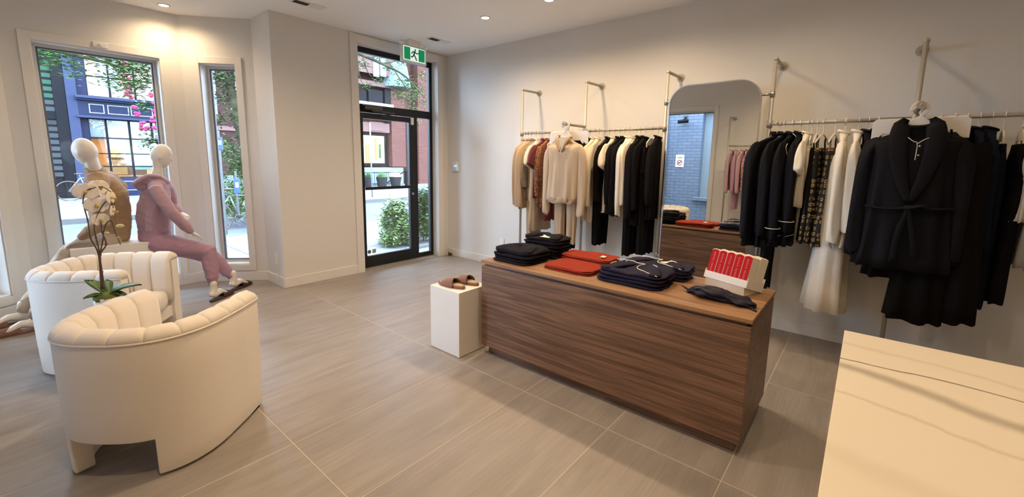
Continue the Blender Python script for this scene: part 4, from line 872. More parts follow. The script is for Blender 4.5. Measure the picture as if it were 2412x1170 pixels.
for s_, e_, w_ in ((sh_n, el_n, wr_n), (sh_f, el_f, wr_f)):
    limb(b, [(*s_.lerp(nb, .35), .05, .05), (*s_, .058, .060), (*s_.lerp(e_, .5), .056, .058), (*e_, .050, .052), (*e_.lerp(w_, .5), .05, .052), (*e_.lerp(w_, .80), .043, .046), (*e_.lerp(w_, .93), .034, .036)], n=18, fold=lambda i, a: .06*math.sin(3*a+i*1.7), round_ends=True)
# hood lying behind the neck
limb(b, spline([(*A(396, 430, 5.36), .012, .016), (*A(378, 418, 5.32), .016, .020), (*A(352, 414, 5.31), .020, .026), (*A(330, 424, 5.36), .026, .036), (*A(322, 432, 5.44), .030, .042), (*A(338, 420, 5.53), .024, .030), (*A(368, 412, 5.54), .016, .020), (*A(394, 424, 5.50), .012, .016)], 4), n=14, round_ends=True)
blob(b, A(338, 428, 5.43), (.065, .10, .038), 20)
limb(b, [(*A(328, 440, 5.43), .030, .06), (*A(343, 440, 5.43), .045, .08), (*A(360, 436, 5.43), .05, .08)], n=14, round_ends=True)
limb(b, [(*sh_n.lerp(nb, .1), .055), (*sh_n.lerp(nb, .55), .075), (*nb.lerp(chest, .35), .085), (*sh_f.lerp(nb, .55), .075), (*sh_f.lerp(nb, .1), .055)], ref=(0, 0, 1), n=16, round_ends=True)
organic('hooded_sweater', b, 'lavender knit', FM, .007, 3, wr=.0055)
b = NB(); limb(b, [(*A(364, 530, 5.44), .150, .125), (*A(364, 546, 5.44), .150, .128), (*A(366, 560, 5.44), .150, .13), (*A(368, 566, 5.44), .13, .11)], ref=(1, 0, 0), n=28, round_ends=True)
for h_, k_, a_ in ((hipn, knn, ann), (hipf, knf, anf)):
    cu = k_.lerp(a_, .88)
    limb(b, [(*h_, .105, .10), (*h_.lerp(k_, .35), .098, .095), (*h_.lerp(k_, .7), .086, .082), (*k_, .080, .076), (*k_.lerp(a_, .25), .074, .07), (*k_.lerp(a_, .5), .066, .062), (*k_.lerp(a_, .72), .056, .052), (*k_.lerp(a_, .80), .042, .04), (*cu, .040, .038)], n=20, fold=lambda i, a: .05*math.sin(2*a+i*2.1)+.03*math.sin(5*a-i), round_ends=True)
organic('joggers', b, 'lavender dark', FM, .007, 3, wr=.0055)
# male mannequin
MM = thing('mannequin', 'white mannequin in a camel half zip sweater and beige trousers sitting beside the big window', 'mannequin', (.58, 5.6, 0))
hc = A(200, 357, 5.56); nb = A(226, 408, 5.58); pel = A(262, 560, 5.60)
b = NB(); headmesh(b, hc, (-.66, .72, -.22), (-.15, .1, 1), .080, .094, .124)
limb(b, [(*(hc+V((.03, -.01, -.06))), .06, .055), (*(hc+V((.04, -.01, -.12))), .052, .052), (*nb, .06, .06)], ref=(1, 0, 0), n=18)
limb(b, [(*nb, .08, .06), (*A(252, 460, 5.6), .17, .10), (*A(258, 520, 5.6), .14, .10), (*pel, .15, .11)], ref=(1, .3, 0), n=18)
shn, eln, wrn = A(235, 450, 5.38), A(238, 528, 5.30), A(190, 560, 5.36)
shf, elf, wrf = A(278, 440, 5.78), A(262, 520, 5.82), A(215, 555, 5.70)
limb(b, [(*shn, .05), (*eln, .04), (*wrn, .028)]); limb(b, [(*shf, .05), (*elf, .04), (*wrf, .028)])
hand(b, wrn, A(165, 572, 5.40)-wrn, (0, -.3, .95), 1, .3, 1.05); hand(b, wrf, A(190, 565, 5.66)-wrf, (0, -.3, .95), -1, .3, 1.05)
hipn, knn, ann = A(255, 572, 5.48), A(165, 598, 5.44), V((.045, 5.35, .115))
hipf, knf, anf = A(258, 572, 5.72), A(170, 590, 5.70), V((-.02, 5.65, .115))
for h_, k_, a_ in ((hipn, knn, ann), (hipf, knf, anf)): limb(b, [(*h_, .09), (*h_.lerp(k_, .5), .075), (*k_, .06), (*k_.lerp(a_, .35), .055), (*a_, .032)], n=14, round_ends=True)
foot(b, ann, V((-.15, 5.33, .03))); foot(b, anf, V((-.22, 5.62, .03)))
organic('body', b, 'mannequin', MM, .006, 3)
slipper_on(MM, (-.215, 5.325, .014), (.075, 5.355, .014), 'suede'); slipper_on(MM, (-.29, 5.61, .014), (0.01, 5.65, .014), 'suede')
b = NB()
limb(b, [(*(nb+V((-.012, 0, .05))), .062, .06), (*nb, .07, .07), (*A(240, 428, 5.58), .15, .10), (*A(253, 455, 5.59), .195, .125), (*A(258, 490, 5.6), .19, .135), (*A(262, 525, 5.6), .18, .135), (*A(264, 552, 5.6), .168, .125), (*A(264, 562, 5.6), .16, .12)], ref=(1, .45, 0), n=28, fold=lambda i, a: (.04*math.sin(5*a+i)*min(1, i/4)))
for s_, e_, w_ in ((shn, eln, wrn), (shf, elf, wrf)):
    limb(b, [(*s_, .075, .075), (*s_.lerp(e_, .5), .066, .066), (*e_, .058, .058), (*e_.lerp(w_, .5), .05, .05), (*e_.lerp(w_, .92), .036, .036)], n=18, fold=lambda i, a: .05*math.sin(3*a+i*1.7), round_ends=True)
limb(b, [(*A(213, 408, 5.50), .010, .02), (*A(206, 398, 5.48), .008, .03)], ref=(0, 1, 0), n=10, round_ends=True)
cm_ = nb.lerp(A(252, 460, 5.6), .35)
limb(b, [(*shn.lerp(nb, .08), .068), (*shn.lerp(nb, .5), .095), (*cm_, .105), (*shf.lerp(nb, .5), .095), (*shf.lerp(nb, .08), .068)], ref=(0, 0, 1), n=16, round_ends=True)
limb(b, [(*shn.lerp(eln, .15), .08), (*A(252, 470, 5.5), .10), (*A(255, 520, 5.52), .10)], n=16, round_ends=True)
limb(b, [(*nb, .075, .08), (*(nb+V((-.012, 0, .04))), .066, .066), (*(nb+V((-.024, 0, .075))), .062, .062)], ref=(1, 0, 0), n=18)
organic('half_zip_sweater', b, 'camel knit', MM, .007, 3, wr=.0055)
b = NB(); limb(b, [(*A(263, 545, 5.6), .155, .12), (*A(262, 562, 5.6), .16, .125), (*A(262, 572, 5.6), .14, .11)], ref=(1, .3, 0), n=28, round_ends=True)
for h_, k_, a_ in ((hipn, knn, ann), (hipf, knf, anf)):
    limb(b, [(*h_, .105, .10), (*h_.lerp(k_, .4), .098, .095), (*h_.lerp(k_, .75), .088, .084), (*k_, .084, .078), (*k_.lerp(a_, .3), .076, .072), (*k_.lerp(a_, .6), .068, .062), (*k_.lerp(a_, .85), .062, .056), (*k_.lerp(a_, .97), .055, .05)], n=20, fold=lambda i, a: .05*math.sin(2*a+i*2.1)+.04*math.sin(5*a-i*1.3), round_ends=True)
organic('trousers', b, 'beige trouser', MM, .007, 3, wr=.0055)

# ================================================================== COUNTER ITEMS
TZ = .75
def folded(x0, x1, y0, y1, h, m, label, cat, z, group, name, seed=1, sleeves=True, tag_card=None, piping=False, k=(18, 18)):
    """one folded garment lying in x0..x1, y0..y1 with its underside at z"""
    cx_, cy_ = (x0+x1)/2, (y0+y1)/2; t = thing(name, label, cat, (cx_, cy_, z), 0, group)
    hx, hy = (x1-x0)/2, (y1-y0)/2
    def layer(nm, hx, hy, zl, zh, ox=0, oy=0, sd=0):
        b = NB(); rings = []; n = 60
        prof = [(.90, 0), (.975, .06), (1.0, .3), (.995, .58), (.96, .80), (.89, .93), (.80, 1.0), (.70, 1.06), (.58, 1.12), (.45, 1.17), (.3, 1.2), (.15, 1.21), (.04, 1.21)]
        for sc, f in prof:
            r = []
            for q in range(n):
                a = 2*PI*q/n; c, s = math.cos(a), math.sin(a); e = .40
                x = hx*sc*math.copysign(abs(c)**e, c); y = hy*sc*math.copysign(abs(s)**e, s)
                nn = noise.noise(V((x*7+sd, y*7, sd*3.1))); n2 = noise.noise(V((x*16, y*16+sd, f*2)))
                zz = zl+(zh-zl)*f*(1+(.62*nn+.25*n2 if f > .5 else 0))+(.004*n2 if f > .3 else 0)-(.25*(zh-zl)*min(1, abs(y/hy)**3) if f > .6 and sleeves else 0)
                r.append(V((cx_+ox+x+.007*nn*sc, cy_+oy+y+(.012 if sleeves else .006)*n2, max(z if f < .05 else z+.001, zz))))
            rings.append(r)
        loft(b, rings); return obj(nm, b, m, t, smooth=True)
    layer('lower_fold', hx, hy, z, z+h*.52, sd=seed); layer('upper_fold', hx*.97, hy*.97, z+h*.46, z+h*.98, .004, -.003, seed+5)
    if sleeves:
        for s in (-1, 1):
            b = NB(); P_ = spline([(cx_-hx*.75, cy_+s*hy*.75, z+h*.93, .034, h*.20), (cx_-.1*hx, cy_+s*hy*.52, z+h*1.06, .050, h*.26), (cx_+hx*.78, cy_+s*hy*.32, z+h*.95, .034, h*.2)], 5)
            limb(b, P_, ref=(0, 0, 1), n=12, fold=lambda i, a: .08*math.sin(3*a+i), round_ends=True); obj('folded_sleeve', b, m, t, smooth=True)
    return t
def top_tag(t, x, y, z, rz, w=.07, l=.035):
    b = NB(); prism(b, [(-w/2, -l/2), (w*.4, -l*.55), (w/2, 0), (w*.38, l/2), (0, l*.3), (-w/2, l*.55)], 0, .0025, Matrix.Translation((x, y, z)) @ Matrix.Rotation(rz, 4, 'Z') @ Matrix.Rotation(.06, 4, 'X')); obj('swing_tag', b, 'card', t)
def run(nlist, **kw): pass
def stack(x0, x1, y0, y1, hs, m, cat, name, grp, labels, seed, **kw):
    z = TZ; last = None; rnd = random.Random(seed)
    for i, h in enumerate(hs):
        d = rnd.uniform(-.008, .008)
        last = folded(x0+d, x1+d, y0-d*.6, y1-d*.6, h, m, labels[i], cat, z, grp, name, seed+i*7, **kw); z += h*1.02
    return last, z
ga = 'folded black knits on the walnut counter'
l, z = stack(2.335, 2.655, 1.80, 2.165, (.042, .055), 'black knit', 'sweater', 'folded_sweater', ga, ('folded black knit at the bottom of the stack by the counter front corner', 'folded black knit on top of the stack by the counter front corner'), 3)
b = NB(); box(b, (2.40, 2.06, z-.0005), (2.412, 2.085, z+.002)); obj('woven_label', b, 'card', l)
l, z = stack(2.66, 2.915, 1.78, 2.13, (.05, .055, .05), 'black knit', 'sweater', 'folded_sweater', ga, ('bottom folded black knit of the rear stack behind the front black stack', 'middle folded black knit of the rear stack', 'top folded black knit of the rear stack, with a cream swing tag'), 13)
top_tag(l, 2.73, 1.92, z+.004, .4, .11, .07)
gr = 'folded rust knits on the walnut counter'
l, z = stack(2.39, 2.675, 1.345, 1.735, (.016, .016), 'rust knit', 'sweater', 'folded_sweater', gr, ('lower rust red folded knit of the thin front pile', 'upper rust red folded knit of the thin front pile'), 23, sleeves=False)
l, z = stack(2.695, 2.92, 1.355, 1.785, (.018, .018, .018), 'rust knit', 'sweater', 'folded_sweater', gr, ('bottom rust red folded knit of the thicker rear pile', 'middle rust red folded knit of the thicker rear pile', 'top rust red folded knit of the rear pile with a cream tag'), 33, sleeves=False)
top_tag(l, 2.80, 1.45, z+.003, .2, .05, .035)
gn = 'folded navy pyjamas on the walnut counter'
def pj(l, z, x0, x1, y0, y1):
    b = NB(); q = z+.001
    def pipe(pp): tube(b, spline([(x0+(x1-x0)*u, y1-(y1-y0)*v, q+dz) for u, v, dz in pp], 5), .0028, 6)
    pipe([(.95, .04, .0), (.93, .30, .006), (.80, .42, .008), (.78, .55, .008), (.60, .52, .008), (.35, .56, .007), (.22, .70, .005), (.10, .92, -.004)])
    pipe([(.62, .14, .006), (.45, .13, .006), (.30, .14, .002)])
    pipe([(.85, .66, .007), (.75, .74, .008), (.60, .78, .007)])
    obj('piping', b, 'piping', l, smooth=True)
    b = NB(); blob(b, (x0+(x1-x0)*.8, y1-(y1-y0)*.25, q+.006), (.006, .006, .003), 10); obj('button', b, 'piping', l, smooth=True)
l, z = stack(2.395, 2.70, .865, 1.30, (.042, .045), 'navy cotton', 'pyjamas', 'folded_pyjamas', gn, ('lower navy pyjama set with white piping in the front pile', 'upper navy pyjama set with white piping in the front pile'), 43)
pj(l, z, 2.395, 2.70, .865, 1.30); top_tag(l, 2.58, .98, z+.006, -.4, .06, .012)
l, z = stack(2.70, 2.915, .82, 1.29, (.040, .042), 'navy cotton', 'pyjamas', 'folded_pyjamas', gn, ('lower navy pyjama set in the rear pile near the boxes', 'upper navy pyjama set with a cream tag in the rear pile near the boxes'), 53)
pj(l, z, 2.70, 2.915, .82, 1.29); top_tag(l, 2.83, .98, z+.006, -.5, .10, .04)
# ---- tilted tray of boxed products
ex = V((2.674-2.783, .475-.733, 0)).normalized(); nf = V((ex.y, -ex.x, 0))     # nf points to the front (towards -x)
if nf.x > 0: nf = -nf
tilt = math.radians(17); bkd = -nf; yv = bkd*math.cos(tilt)-V((0, 0, 1))*math.sin(tilt); zv = bkd*math.sin(tilt)+V((0, 0, 1))*math.cos(tilt)
org = V((2.783, .733, TZ+.050))
Mt = Matrix((ex, yv, zv)).transposed().to_4x4(); Mt.translation = org
TW = .28; tr = thing('box_tray', 'pale grey tilted tray holding ten slim red fronted boxes', 'tray', tuple(org))
b = NB(); DD = .155
for lo, hi in (((0, 0, -.002), (TW, DD, .001)), ((0, -.003, -.002), (TW, 0, .042)), ((-.003, -.003, -.002), (0, DD, .055)), ((TW, -.003, -.002), (TW+.003, DD, .055)), ((-.003, DD, -.002), (TW+.003, DD+.003, .08))): box(b, lo, hi, Mt)
obj('tray_body', b, 'white plastic', tr, bevel=.001)
b = NB(); q0 = Mt @ V((TW/2, .03, 0)); q1 = Mt @ V((TW/2, DD, 0)); 
prism(b, [(0, 0), (.14, 0), (0, .052)], -TW/2+.01, TW/2-.01, Matrix.Translation((org.x, org.y, TZ)) @ Matrix((bkd, V((0, 0, 1)), ex)).transposed().to_4x4() @ Matrix.Translation((.0, 0.0, TW/2)) if True else None); obj('wedge_foot', b, 'white plastic', tr)
fc = bpy.data.curves.new('lettering', 'FONT'); fc.body = 'DEREK ROSE\u00ae'; fc.size = .0135; fc.extrude = .0002; fc.space_character = 1.5; fc.align_x = 'CENTER'; fc.align_y = 'CENTER'
fo = bpy.data.objects.new('tmp', fc); C.objects.link(fo); dg = bpy.context.evaluated_depsgraph_get(); tm = bpy.data.meshes.new_from_object(fo.evaluated_get(dg)); bpy.data.objects.remove(fo); tm.materials.clear(); tm.materials.append(MC['red text'])
ordn = ['first from the left', 'second from the left', 'middle', 'fourth from the left', 'rightmost']
for r in range(2):
    for c in range(5):
        x0 = .004+c*(TW-.008)/5; w_ = (TW-.008)/5-.003; y0 = .002+r*.077; h0 = .150+r*.012
        bt = thing('product_box', ('slim red fronted box with lettering, %s in the front tray row' if r == 0 else 'slim cream box, %s in the back row of the tray') % ordn[c], 'box', tuple(Mt @ V((x0+w_/2, y0+.03, .001))), group='slim boxes in the tray')
        b = NB(); K = 6; arc = [(x0+w_*k/K, h0+.030+.008*math.sin(PI*k/K)) for k in range(K+1)]
        poly = [(x0, .001)]+arc+[(x0+w_, .001)]
        prism(b, poly, 0, .073, Mt @ Matrix.Translation((0, y0+.073, 0)) @ Matrix.Rotation(PI/2, 4, 'X')); bb = obj('carton', b, 'cream card', bt, bevel=.001, bseg=1)
        if r == 0:
            b = NB(); arc2 = [(x, z-.004) for x, z in arc]; prism(b, [(x0+.001, .003)]+[(min(max(x, x0+.001), x0+w_-.001), z) for x, z in arc2]+[(x0+w_-.001, .003)], 0, .0012, Mt @ Matrix.Translation((0, y0, 0)) @ Matrix.Rotation(PI/2, 4, 'X')); rf = obj('red_front', b, 'red label', bb)
            lo_ = bpy.data.objects.new('lettering', tm); C.objects.link(lo_); lo_.parent = bb; lo_.matrix_parent_inverse = PW(bt).inverted() @ Matrix()
            lo_.parent = bt; lo_.matrix_parent_inverse = PW(bt).inverted(); lo_.matrix_basis = Mt @ Matrix.Translation((x0+w_/2, y0-.0016, .105)) @ Matrix.Rotation(PI/2, 4, 'X') @ Matrix.Rotation(PI/2, 4, 'Z')
# ---- satin scarf
sc_ = thing('satin_pouch', 'crumpled dark navy satin pouch and sash in front of the red fronted boxes', 'pouch', (2.5, .6, TZ))
b = NB(); pts_ = spline([(2.53, .745, TZ+.012, .02, .010), (2.535, .70, TZ+.022, .055, .020), (2.525, .64, TZ+.030, .075, .028), (2.505, .57, TZ+.032, .065, .030), (2.50, .52, TZ+.026, .045, .025), (2.50, .47, TZ+.024, .060, .022), (2.495, .42, TZ+.016, .05, .015), (2.50, .395, TZ+.010, .03, .009)], 5)
L_ = limb(b, pts_, ref=(0, 0, 1), n=30, fold=lambda i, a: .16*math.sin(6*a+i*.3)+.12*math.sin(4*a-i*.45)+.07*math.sin(11*a+i*.8), round_ends=True)
for v_ in b.verts: v_.co.z = max(TZ+.001, v_.co.z+.010*noise.noise(v_.co*22))
obj('pouch', b, fab('navy satin', (.018, .018, .035), .0, .38), sc_, smooth=True)
b = NB(); limb(b, spline([(2.53, .74, TZ+.012, .012, .004), (2.545, .77, TZ+.02, .010, .004), (2.55, .795, TZ+.028, .004, .002)], 4), ref=(0, 0, 1), n=8); limb(b, spline([(2.47, .42, TZ+.008, .012, .004), (2.44, .39, TZ+.006, .010, .003), (2.42, .372, TZ+.003, .006, .002)], 4), ref=(0, 0, 1), n=8); obj('sash', b, 'navy satin', sc_, smooth=True)
# ---- slippers on plinth
def mule(x, y0, y1, z, label, rz=0):
    L_ = y1-y0; t = thing('slipper', label, 'slipper', (x, y0, z), rz, group='brown slippers on the white plinth')
    def outline(sc=1, n=36):
        o = []
        for k in range(n):
            a = 2*PI*k/n; y = L_/2-L_/2*math.cos(a)*(sc if True else 1); f = y/L_; wv = (.036+.013*math.sin(PI*min(1, max(0, f))**1.3))*sc; o.append((wv*math.copysign(abs(math.sin(a))**.62, math.sin(a)), y))
        return o
    b = NB(); prism(b, outline(), 0, .022); obj('sole', b, 'suede', t, bevel=.004, world=False, smooth=False)
    b = NB(); prism(b, outline(.88), .020, .027); obj('insole', b, 'fleece', t, bevel=.004, world=False)
    b = NB(); K, J = 14, 16; g = []
    for k in range(K+1):
        f = .40+.60*k/K; row = []
        for j in range(J+1):
            a = PI*j/J; ff = f+(.10*abs(math.cos(a))**1.5*-1)*(1-k/K); y = L_*min(ff, 1); wv = (.036+.013*math.sin(PI*min(1, ff)**1.3)); e = max(0.0, 1-max(0, (ff-.5)/.5)**2.6)**.5; hh = (.062*(1-((k/K)**1.8)*.75))*max(e, .0)
            row.append(b.verts.new(((wv*e+.003)*math.cos(a), y+(.004 if k == K else 0), .006+max(.012, hh)*math.sin(a)**.8)))
        g.append(row)
    for k in range(K):
        for j in range(J): b.faces.new((g[k][j], g[k][j+1], g[k+1][j+1], g[k+1][j]))
    o = obj('upper', b, 'suede', t, smooth=True, world=False); z_ = o.modifiers.new('s', 'SOLIDIFY'); z_.thickness = .004; z_.offset = -1
    b = NB(); E_ = [v_ for v_ in [((.036+.013*math.sin(PI*min(1, .40-.10*abs(math.cos(PI*j/J))**1.5)**1.3)+.003)*math.cos(PI*j/J), L_*(.40-.10*abs(math.cos(PI*j/J))**1.5), .006+.062*math.sin(PI*j/J)**.8) for j in range(J+1)]]
    tube(b, E_, .0035, 6); obj('top_binding', b, 'rubber', t, smooth=True, world=False)
mule(2.195, 2.30, 2.575, .515, 'brown suede slipper on the white plinth, nearer the viewer', .06); mule(2.33, 2.285, 2.56, .515, 'brown suede slipper on the white plinth, nearer the walnut counter', .02)

# ================================================================== OUTSIDE
GZ = -.12
def slab(name, lo, hi, m): 
    o = bx(name, lo, hi, m, bevel=0); o['kind'] = 'structure'; return o
sw = slab('sidewalk', (-9, 5.3, GZ-.1), (24, 10.1, GZ-.012), 'kerb')
for i in range(0, 14):
    for j in range(0, 3):
        x0, y0 = -5+i*1.5, 5.5+j*1.5
        b = NB(); box(b, (x0+.008, y0+.008, GZ-.012), (x0+1.492, y0+1.492, GZ)); obj('paving_slab', b, 'concrete', sw, bevel=.004, bseg=1)
slab('road', (-30, 10.1, GZ-.3), (50, 15.3, GZ-.13), 'asphalt'); slab('kerb', (-30, 9.95, GZ-.2), (50, 10.12, GZ+.005), 'kerb'); slab('kerb', (-30, 15.28, GZ-.2), (50, 15.45, GZ+.005), 'kerb')
slab('sidewalk', (-30, 15.45, GZ-.2), (50, 30, GZ), 'concrete'); slab('ground', (-80, -60, GZ-.5), (80, 60, GZ-.31), 'kerb')
slab('sidewalk', (-9, -20, GZ-.1), (XL-.25, 5.3, GZ-.02), 'concrete')
b = NB(); p = at(911, 499, 11.4); box(b, (p.x-.25, 11.1, GZ-.13), (p.x+.2, 11.7, GZ-.122)); tag(obj('utility_cover', b, 'pink stucco'), 'square reddish utility cover in the road outside the glass door', 'cover')
YN = 23.0
def pb(name, u0, v0, u1, v1, m, parent, d=.1, y=YN, off=0, bevel=0):
    """box between two photographed corners on the plane y"""
    a, c = at(u0, v0, y), at(u1, v1, y); b = NB(); x0, x1 = sorted((a.x, c.x)); z0, z1 = sorted((a.z, c.z)); box(b, (x0, y-off-d, z0), (x1, y-off, z1)); return obj(name, b, m, parent, bevel=bevel)
def rect(name, x0, x1, z0, z1, y0, y1, m, parent, bevel=0):
    b = NB(); box(b, (x0, y0, z0), (x1, y1, z1)); return obj(name, b, m, parent, bevel=bevel)
nv = thing('shop_building', 'navy painted shop with white outlined panels across the street from the bay window', 'building', (4, YN, 0))
xl = 1.98; xr = 5.0
rect('wall', xl, xr, GZ, .62, YN-.2, YN+.3, 'navy paint', nv); rect('upper_wall', 1.72, xr, 7.6, 11, YN-.1, YN+.3, 'navy paint', nv); rect('back_wall', 1.72, xr, GZ, 11, YN+4, YN+4.2, 'wood dim', nv)
rect('interior_floor', 1.9, xr, 3.55, 3.65, YN+.3, YN+4, 'wood dim', nv)
rect('pilaster', 1.71, 2.0, GZ, 9, YN-.35, YN+.3, 'navy light', nv, .02); rect('pilaster', 2.0, 2.22, GZ, 3.1, YN-.1, YN+.25, 'navy paint', nv); rect('pilaster', 2.0, 2.30, 3.7, 9, YN-.1, YN+.25, 'navy paint', nv)
rect('fascia', xl, xr, 2.93, 3.52, YN-.35, YN+.25, 'navy paint', nv); 
b = NB()
for z0, z1, d in ((3.50, 3.56, .5), (3.56, 3.66, .6), (2.86, 2.94, .45)): box(b, (xl-.06, YN-d, z0), (xr, YN-.3, z1))
obj('cornice', b, 'navy light', nv, bevel=.02)
px_ = [2.27, 2.78, 3.45, 4.28]; pw = [.42, .62, .68, .62]
for x0, w_ in zip(px_, pw):
    b = NB(); y_ = YN-.37
    for lo, hi in (((x0, 3.05), (x0+w_, 3.08)), ((x0, 3.36), (x0+w_, 3.39)), ((x0, 3.08), (x0+.03, 3.36)), ((x0+w_-.03, 3.08), (x0+w_, 3.36))): box(b, (lo[0], y_, lo[1]), (hi[0], y_+.03, hi[1]))
    obj('panel_moulding', b, 'white paint', nv)
    b = NB(); y_ = YN-.22
    for lo, hi in (((x0, .1), (x0+w_, .13)), ((x0, .45), (x0+w_, .48)), ((x0, .13), (x0+.03, .45)), ((x0+w_-.03, .13), (x0+w_, .45))): box(b, (lo[0], y_, lo[1]), (hi[0], y_+.03, hi[1]))
    obj('panel_moulding', b, 'white paint', nv)
xs = [2.22, 2.72, 3.40, 4.10, 4.85]; zs_ = [.62, 1.05, 1.55, 2.15, 2.86]
for i in range(len(xs)-1):
    for j in range(4):
        f = rect('shop_pane', xs[i]+.025, xs[i+1]-.025, zs_[j]+.02, zs_[j+1]-.02, YN-.02, YN-.01, 'window glass', nv)
        if j == 3: rect('roller_blind', xs[i]+.03, xs[i+1]-.03, zs_[j]+.03, zs_[j+1]-.02, YN+.02, YN+.05, 'lit blind', nv)
for x in xs: rect('mullion', x-.03, x+.03, .62, 2.9, YN-.08, YN+.02, 'black paint', nv)
for z in zs_: rect('glazing_bar', xs[0], xs[-1], z-.02, z+.02, YN-.075, YN+.015, 'black paint', nv)
inn = [(2.25, 2.7, 1.1, 2.1, 'lit orange'), (2.75, 3.3, 1.4, 2.1, 'lit yellow'), (2.5, 3.3, .7, 1.3, 'lit warm'), (3.35, 4.3, 1.3, 2.12, 'lit green'), (3.5, 4.1, .9, 1.3, 'lit blue'), (4.35, 4.75, .7, 2.1, 'black paint'), (4.8, 5.1, 1.5, 2.1, 'lit green'), (4.0, 4.9, .65, 1.0, 'lit yellow')]
for k, (x0, x1, z0, z1, m) in enumerate(inn): rect('interior_display', x0, x1, z0, z1, YN+.4+.1*k, YN+.48+.1*k, m, nv, .03)
b = NB(); blob(b, (3.55, YN+.3, 1.75), (.12, .12, .12), 16); obj('globe_lamp', b, 'lamp lens', nv, smooth=True)
b = NB(); blob(b, (3.9, YN+.35, 1.25), (.45, .2, .16), 16); obj('armchair_display', b, 'lit blue', nv, smooth=True)
rect('shop_floor', 2.2, 4.9, .5, .6, YN+.2, YN+3, 'lit warm', nv)
ux = [2.30, 2.95, 3.7, 4.4, 4.95]; uz = [3.70, 4.45, 5.35, 6.25, 7.2]
for i in range(len(ux)-1):
    for j in range(4): rect('upper_pane', ux[i]+.02, ux[i+1]-.02, uz[j]+.02, uz[j+1]-.02, YN-.02, YN-.01, 'window glass', nv)
for x in ux: rect('mullion', x-.025, x+.025, 3.66, 7.6, YN-.08, YN+.02, 'black paint', nv)
for z in uz: rect('glazing_bar', ux[0], ux[-1], z-.02, z+.02, YN-.075, YN+.015, 'black paint', nv)
rect('curtain', 2.35, 2.62, 3.7, 7.3, YN+.2, YN+.28, 'lit warm', nv); rect('white_panel', 2.75, 3.3, 4.0, 7.0, YN+.6, YN+.65, 'lit blind', nv); rect('cupboard', 3.7, 4.3, 3.75, 5.2, YN+.8, YN+1.1, 'wood dim', nv, .04); rect('cupboard', 4.4, 4.95, 3.75, 6.2, YN+.9, YN+1.2, 'lit warm', nv, .04); rect('picture', 3.7, 4.4, 5.3, 6.0, YN+1.2, YN+1.25, 'lit green', nv, .02)
for x in (3.5, 4.8):
    b = NB(); rnd = random.Random(int(x*10))
    for k in range(60):
        c = V((x+rnd.uniform(-.11, .11), YN-.15+rnd.uniform(-.08, .08), rnd.uniform(3.75, 6.0))); bmesh.ops.create_icosphere(b, subdivisions=1, radius=rnd.uniform(.04, .07), matrix=Matrix.Translation(c))
    o = obj('flower_garland', b, 'flower pink', nv); o['kind'] = 'stuff'
# dark slatted structure left
ds = thing('slatted_tower', 'tall black building with slatted openings left of the navy shop', 'building', (1, YN, 0))
rect('wall', 1.40, 1.70, GZ, 10, YN-.3, YN, 'black paint', ds); rect('wall', .0, 1.06, GZ, 10, YN-.3, YN, 'black paint', ds); rect('wall', 1.06, 1.40, 10, 11, YN-.3, YN, 'black paint', ds)
rect('backing', 1.0, 1.45, 3.5, 10, YN+.3, YN+.4, 'lit green', ds); rect('backing', 1.0, 1.45, .5, 3.5, YN+.3, YN+.4, 'lit blind', ds)
for k in range(36):
    z = .6+k*.235; rect('slat', 1.06, 1.40, z, z+.085, YN-.2, YN-.14, 'black paint', ds)
rect('beam', 1.06, 1.40, 2.75, 3.0, YN-.25, YN-.1, 'black paint', ds); rect('beam', 1.06, 1.40, 5.0, 5.3, YN-.25, YN-.1, 'black paint', ds); rect('door_panel', 1.06, 1.40, GZ, .6, YN-.25, YN-.1, 'black paint', ds)
rect('wall', -6, 0, GZ, 9, YN, YN+.4, 'dark brick', thing('brick_house', 'dark brick house at the left end of the street', 'building', (-3, YN, 0)))
# brick building opposite the door
YD = 24.0
bb = thing('brick_building', 'red brick building with pink bay and black window opposite the glass door', 'building', (15, YD, 0))
def sp(name, u0, v0, u1, v1, m, d, off=0, y=YD): return pb(name, u0, v0, u1, v1, m, bb, d, y, off)
sp('brick_wall', 760, -60, 1100, 432, 'red brick', .3, -.5)
sp('brick_pier', 903, 60, 944, 392, 'red brick', .6); sp('stone_base', 760, 394, 940, 432, 'pale teal', .5)
sp('upper_bay', 770, -60, 912, 178, 'pink stucco', .9); 
for k in range(9): sp('siding_board', 770, 30+k*16.5, 912, 30+k*16.5+13, 'pink stucco', .04, .9)
for u0, u1 in ((858, 871), (874, 887)):
    w_ = sp('window', u0-1, 132, u1+1, 186, 'white paint', .06, .93); pb('pane', u0+.5, 135, u1-.5, 183, 'screen', w_, .02, YD, 1.0)
sp('soffit', 770, 178, 912, 212, 'pink stucco', .7)
for u0, u1 in ((770, 822), (826, 851), (855, 889), (893, 907)): sp('black_awning', u0, 211, u1, 246, 'black paint', .5, .1)
sp('sill', 770, 244, 910, 249, 'white paint', .8); sp('cornice', 770, 270, 908, 281, 'pale teal', .9); sp('panel', 770, 281, 905, 314, 'pink stucco', .6); sp('panel_face', 857, 287, 890, 310, 'pink stucco', .04, .6)
fr_ = sp('shop_window', 770, 310, 903, 390, 'black paint', .35, .0)
pb('lit_display', 842, 318, 898, 384, 'lit poster', fr_, .03, YD, .35); pb('mannequin_display', 874, 326, 880, 378, 'lit orange', fr_, .03, YD, .39); pb('mannequin_display', 852, 340, 866, 384, 'wood dim', fr_, .03, YD, .39); pb('mannequin_display', 884, 340, 889, 372, 'foliage', fr_, .03, YD, .39)
sp('dark_recess', 944, 285, 966, 425, 'dark brick', .1, .0)
sp('side_wall', 966, -60, 1100, 430, 'red brick', .6)
a = at(913, 205, YD-.5); c = at(948, 205, YD-.5); b = NB(); mid = (a.x+c.x)/2
rings = []
